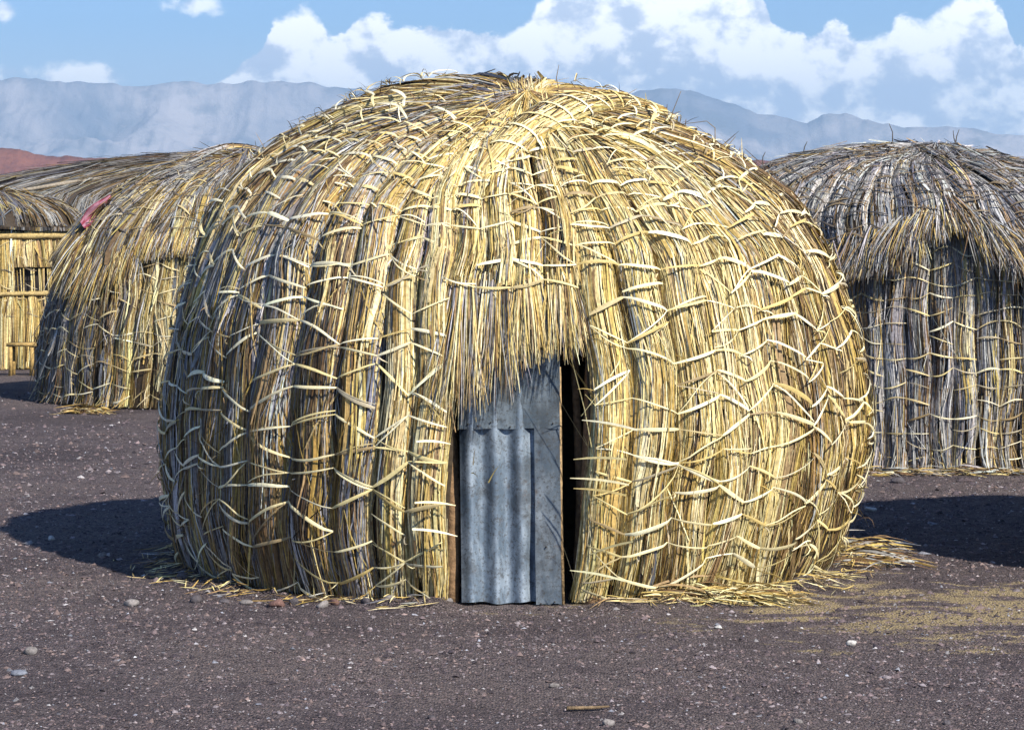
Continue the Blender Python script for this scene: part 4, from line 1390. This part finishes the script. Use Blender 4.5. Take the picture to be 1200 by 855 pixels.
STONE_LABEL.update({
    (248, 668): 'bluish grey stone close against the shaded left foot of the golden hut', (215, 680): 'dark stone in the shade beside the left foot of the golden hut',
    (998, 757): 'pale stone on the gravel before the sand streaks', (842, 738): 'small pale stone on the gravel before the fallen golden straw',
    (712, 850): 'grey stone at the bottom edge just past the dry twig', (650, 803): 'grey stone on the gravel above the dry twig', (505, 842): 'small dark stone near the bottom edge below the hut door',
    (36, 764): 'grey stone on the gravel, larger of two near the left edge', (22, 789): 'bluish grey stone lowest on the gravel near the left edge',
    (60, 631): 'pale stone in the shadow left of the golden hut', (120, 654): 'grey stone lying within the shadow left of the golden hut',
    (1052, 567): 'dark stone on the gravel before the blue-grey hut', (1110, 848): 'dark stone at the bottom edge, nearest the right corner',
    (935, 848): 'grey stone at the bottom edge below the fallen straw', (1020, 598): 'pale stone in the shade between golden and blue-grey huts'})
for x_, y_, w_, k_ in stones:
    d = ground_d(y_); r = w_ / FPX * d * 1.0
    v, f = rock(r, rng.uniform(0.5, 0.8))
    m = MB(); cx_ = (x_ - 600) / FPX * d; z_ = float(gz(cx_, d)) + r * 0.3
    v = v + np.array([cx_, d, z_]); m.add(v, tris=f, col=np.array(tone[k_]) * rng.uniform(0.8, 1.2))
    o = build_at(m, 'stone', M_STONE, (cx_, d, z_))
    tag(o, STONE_LABEL[(x_, y_)], 'stone', 'stones picked out from the gravel')

# twig in the foreground
d = ground_d(832)
xx = (np.array([664, 680, 698, 714]) - 600) / FPX * d
m = MB(); m.tube(np.stack([xx, d + np.array([0, .01, -.01, .0]), gz(xx, xx * 0 + d) + 0.014], 1), [0.009, 0.008, 0.007, 0.004], (0.20, 0.14, 0.08), 6, 0.1)
tag(build_at(m, 'twig', M_WOOD, (float(xx[0]), d, 0)), 'dry brown twig lying on the gravel in the foreground', 'twig')

# ------------------------------------------------------------------ gravel
n = 150000
yy = 262 + (CAM_H * FPX / 34 + rng.random(n) ** 0.8 * (900 - 262 - CAM_H * FPX / 34))
d = CAM_H * FPX / (yy - 262)
x = (rng.uniform(-120, 1320, n) - 600) / FPX * d
keep = np.ones(n, bool)
for c_, R_ in ((MAINC, 2.02), (RC, 1.9), (LC, 2.1)):
    keep &= np.hypot(x - c_[0], d - c_[1]) > R_
keep &= rng.random(n) < 0.5 + 1.0 * sm(0.35, 0.65, fbm(x * 0.9 + 5, d * 0.6, 3)) + 0.5 * sm(14.5, 17, d)
x, d = x[keep], d[keep]; n = len(x)
pxs = rng.lognormal(-0.12, 0.58, n)               # half size in photograph pixels at its place
r = np.clip(pxs * 1.0, 0.45, 4.5) / FPX * d
r = np.minimum(r, 0.03)
oc = np.array([[1, 0, 0], [0, 1, 0], [-1, 0, 0], [0, -1, 0], [0, 0, 1]], float)
V = oc[None] + rng.normal(size=(n, 5, 3)) * 0.28
V *= (r[:, None] * np.stack([rng.uniform(0.7, 1.5, n), rng.uniform(0.7, 1.5, n), rng.uniform(0.45, 1.0, n)], 1))[:, None, :]
a = rng.uniform(0, 6.28, n); ca, sa = np.cos(a)[:, None], np.sin(a)[:, None]
V[..., 0], V[..., 1] = V[..., 0] * ca - V[..., 1] * sa, V[..., 0] * sa + V[..., 1] * ca
V += np.stack([x, d, gz(x, d)], 1)[:, None]
pal = np.array([(0.050, 0.040, 0.045), (0.11, 0.083, 0.085), (0.15, 0.11, 0.10), (0.19, 0.162, 0.165), (0.26, 0.245, 0.245), (0.20, 0.205, 0.23), (0.40, 0.38, 0.37)])
col = pal[rng.choice(7, n, p=[0.32, 0.29, 0.21, 0.125, 0.03, 0.022, 0.003])] * np.exp(rng.normal(size=(n, 1)) * 0.25) * 1.25
f = np.array([[0, 1, 4], [1, 2, 4], [2, 3, 4], [3, 0, 4]])
m = MB(); m.add(V.reshape(-1, 3), tris=(np.arange(n)[:, None, None] * 5 + f[None]).reshape(-1, 3), col=np.repeat(np.minimum(col, .7), 5, 0))
tag(m.build('gravel', M_STONE), 'loose dark volcanic gravel strewn over the ground', 'gravel', kind='stuff')
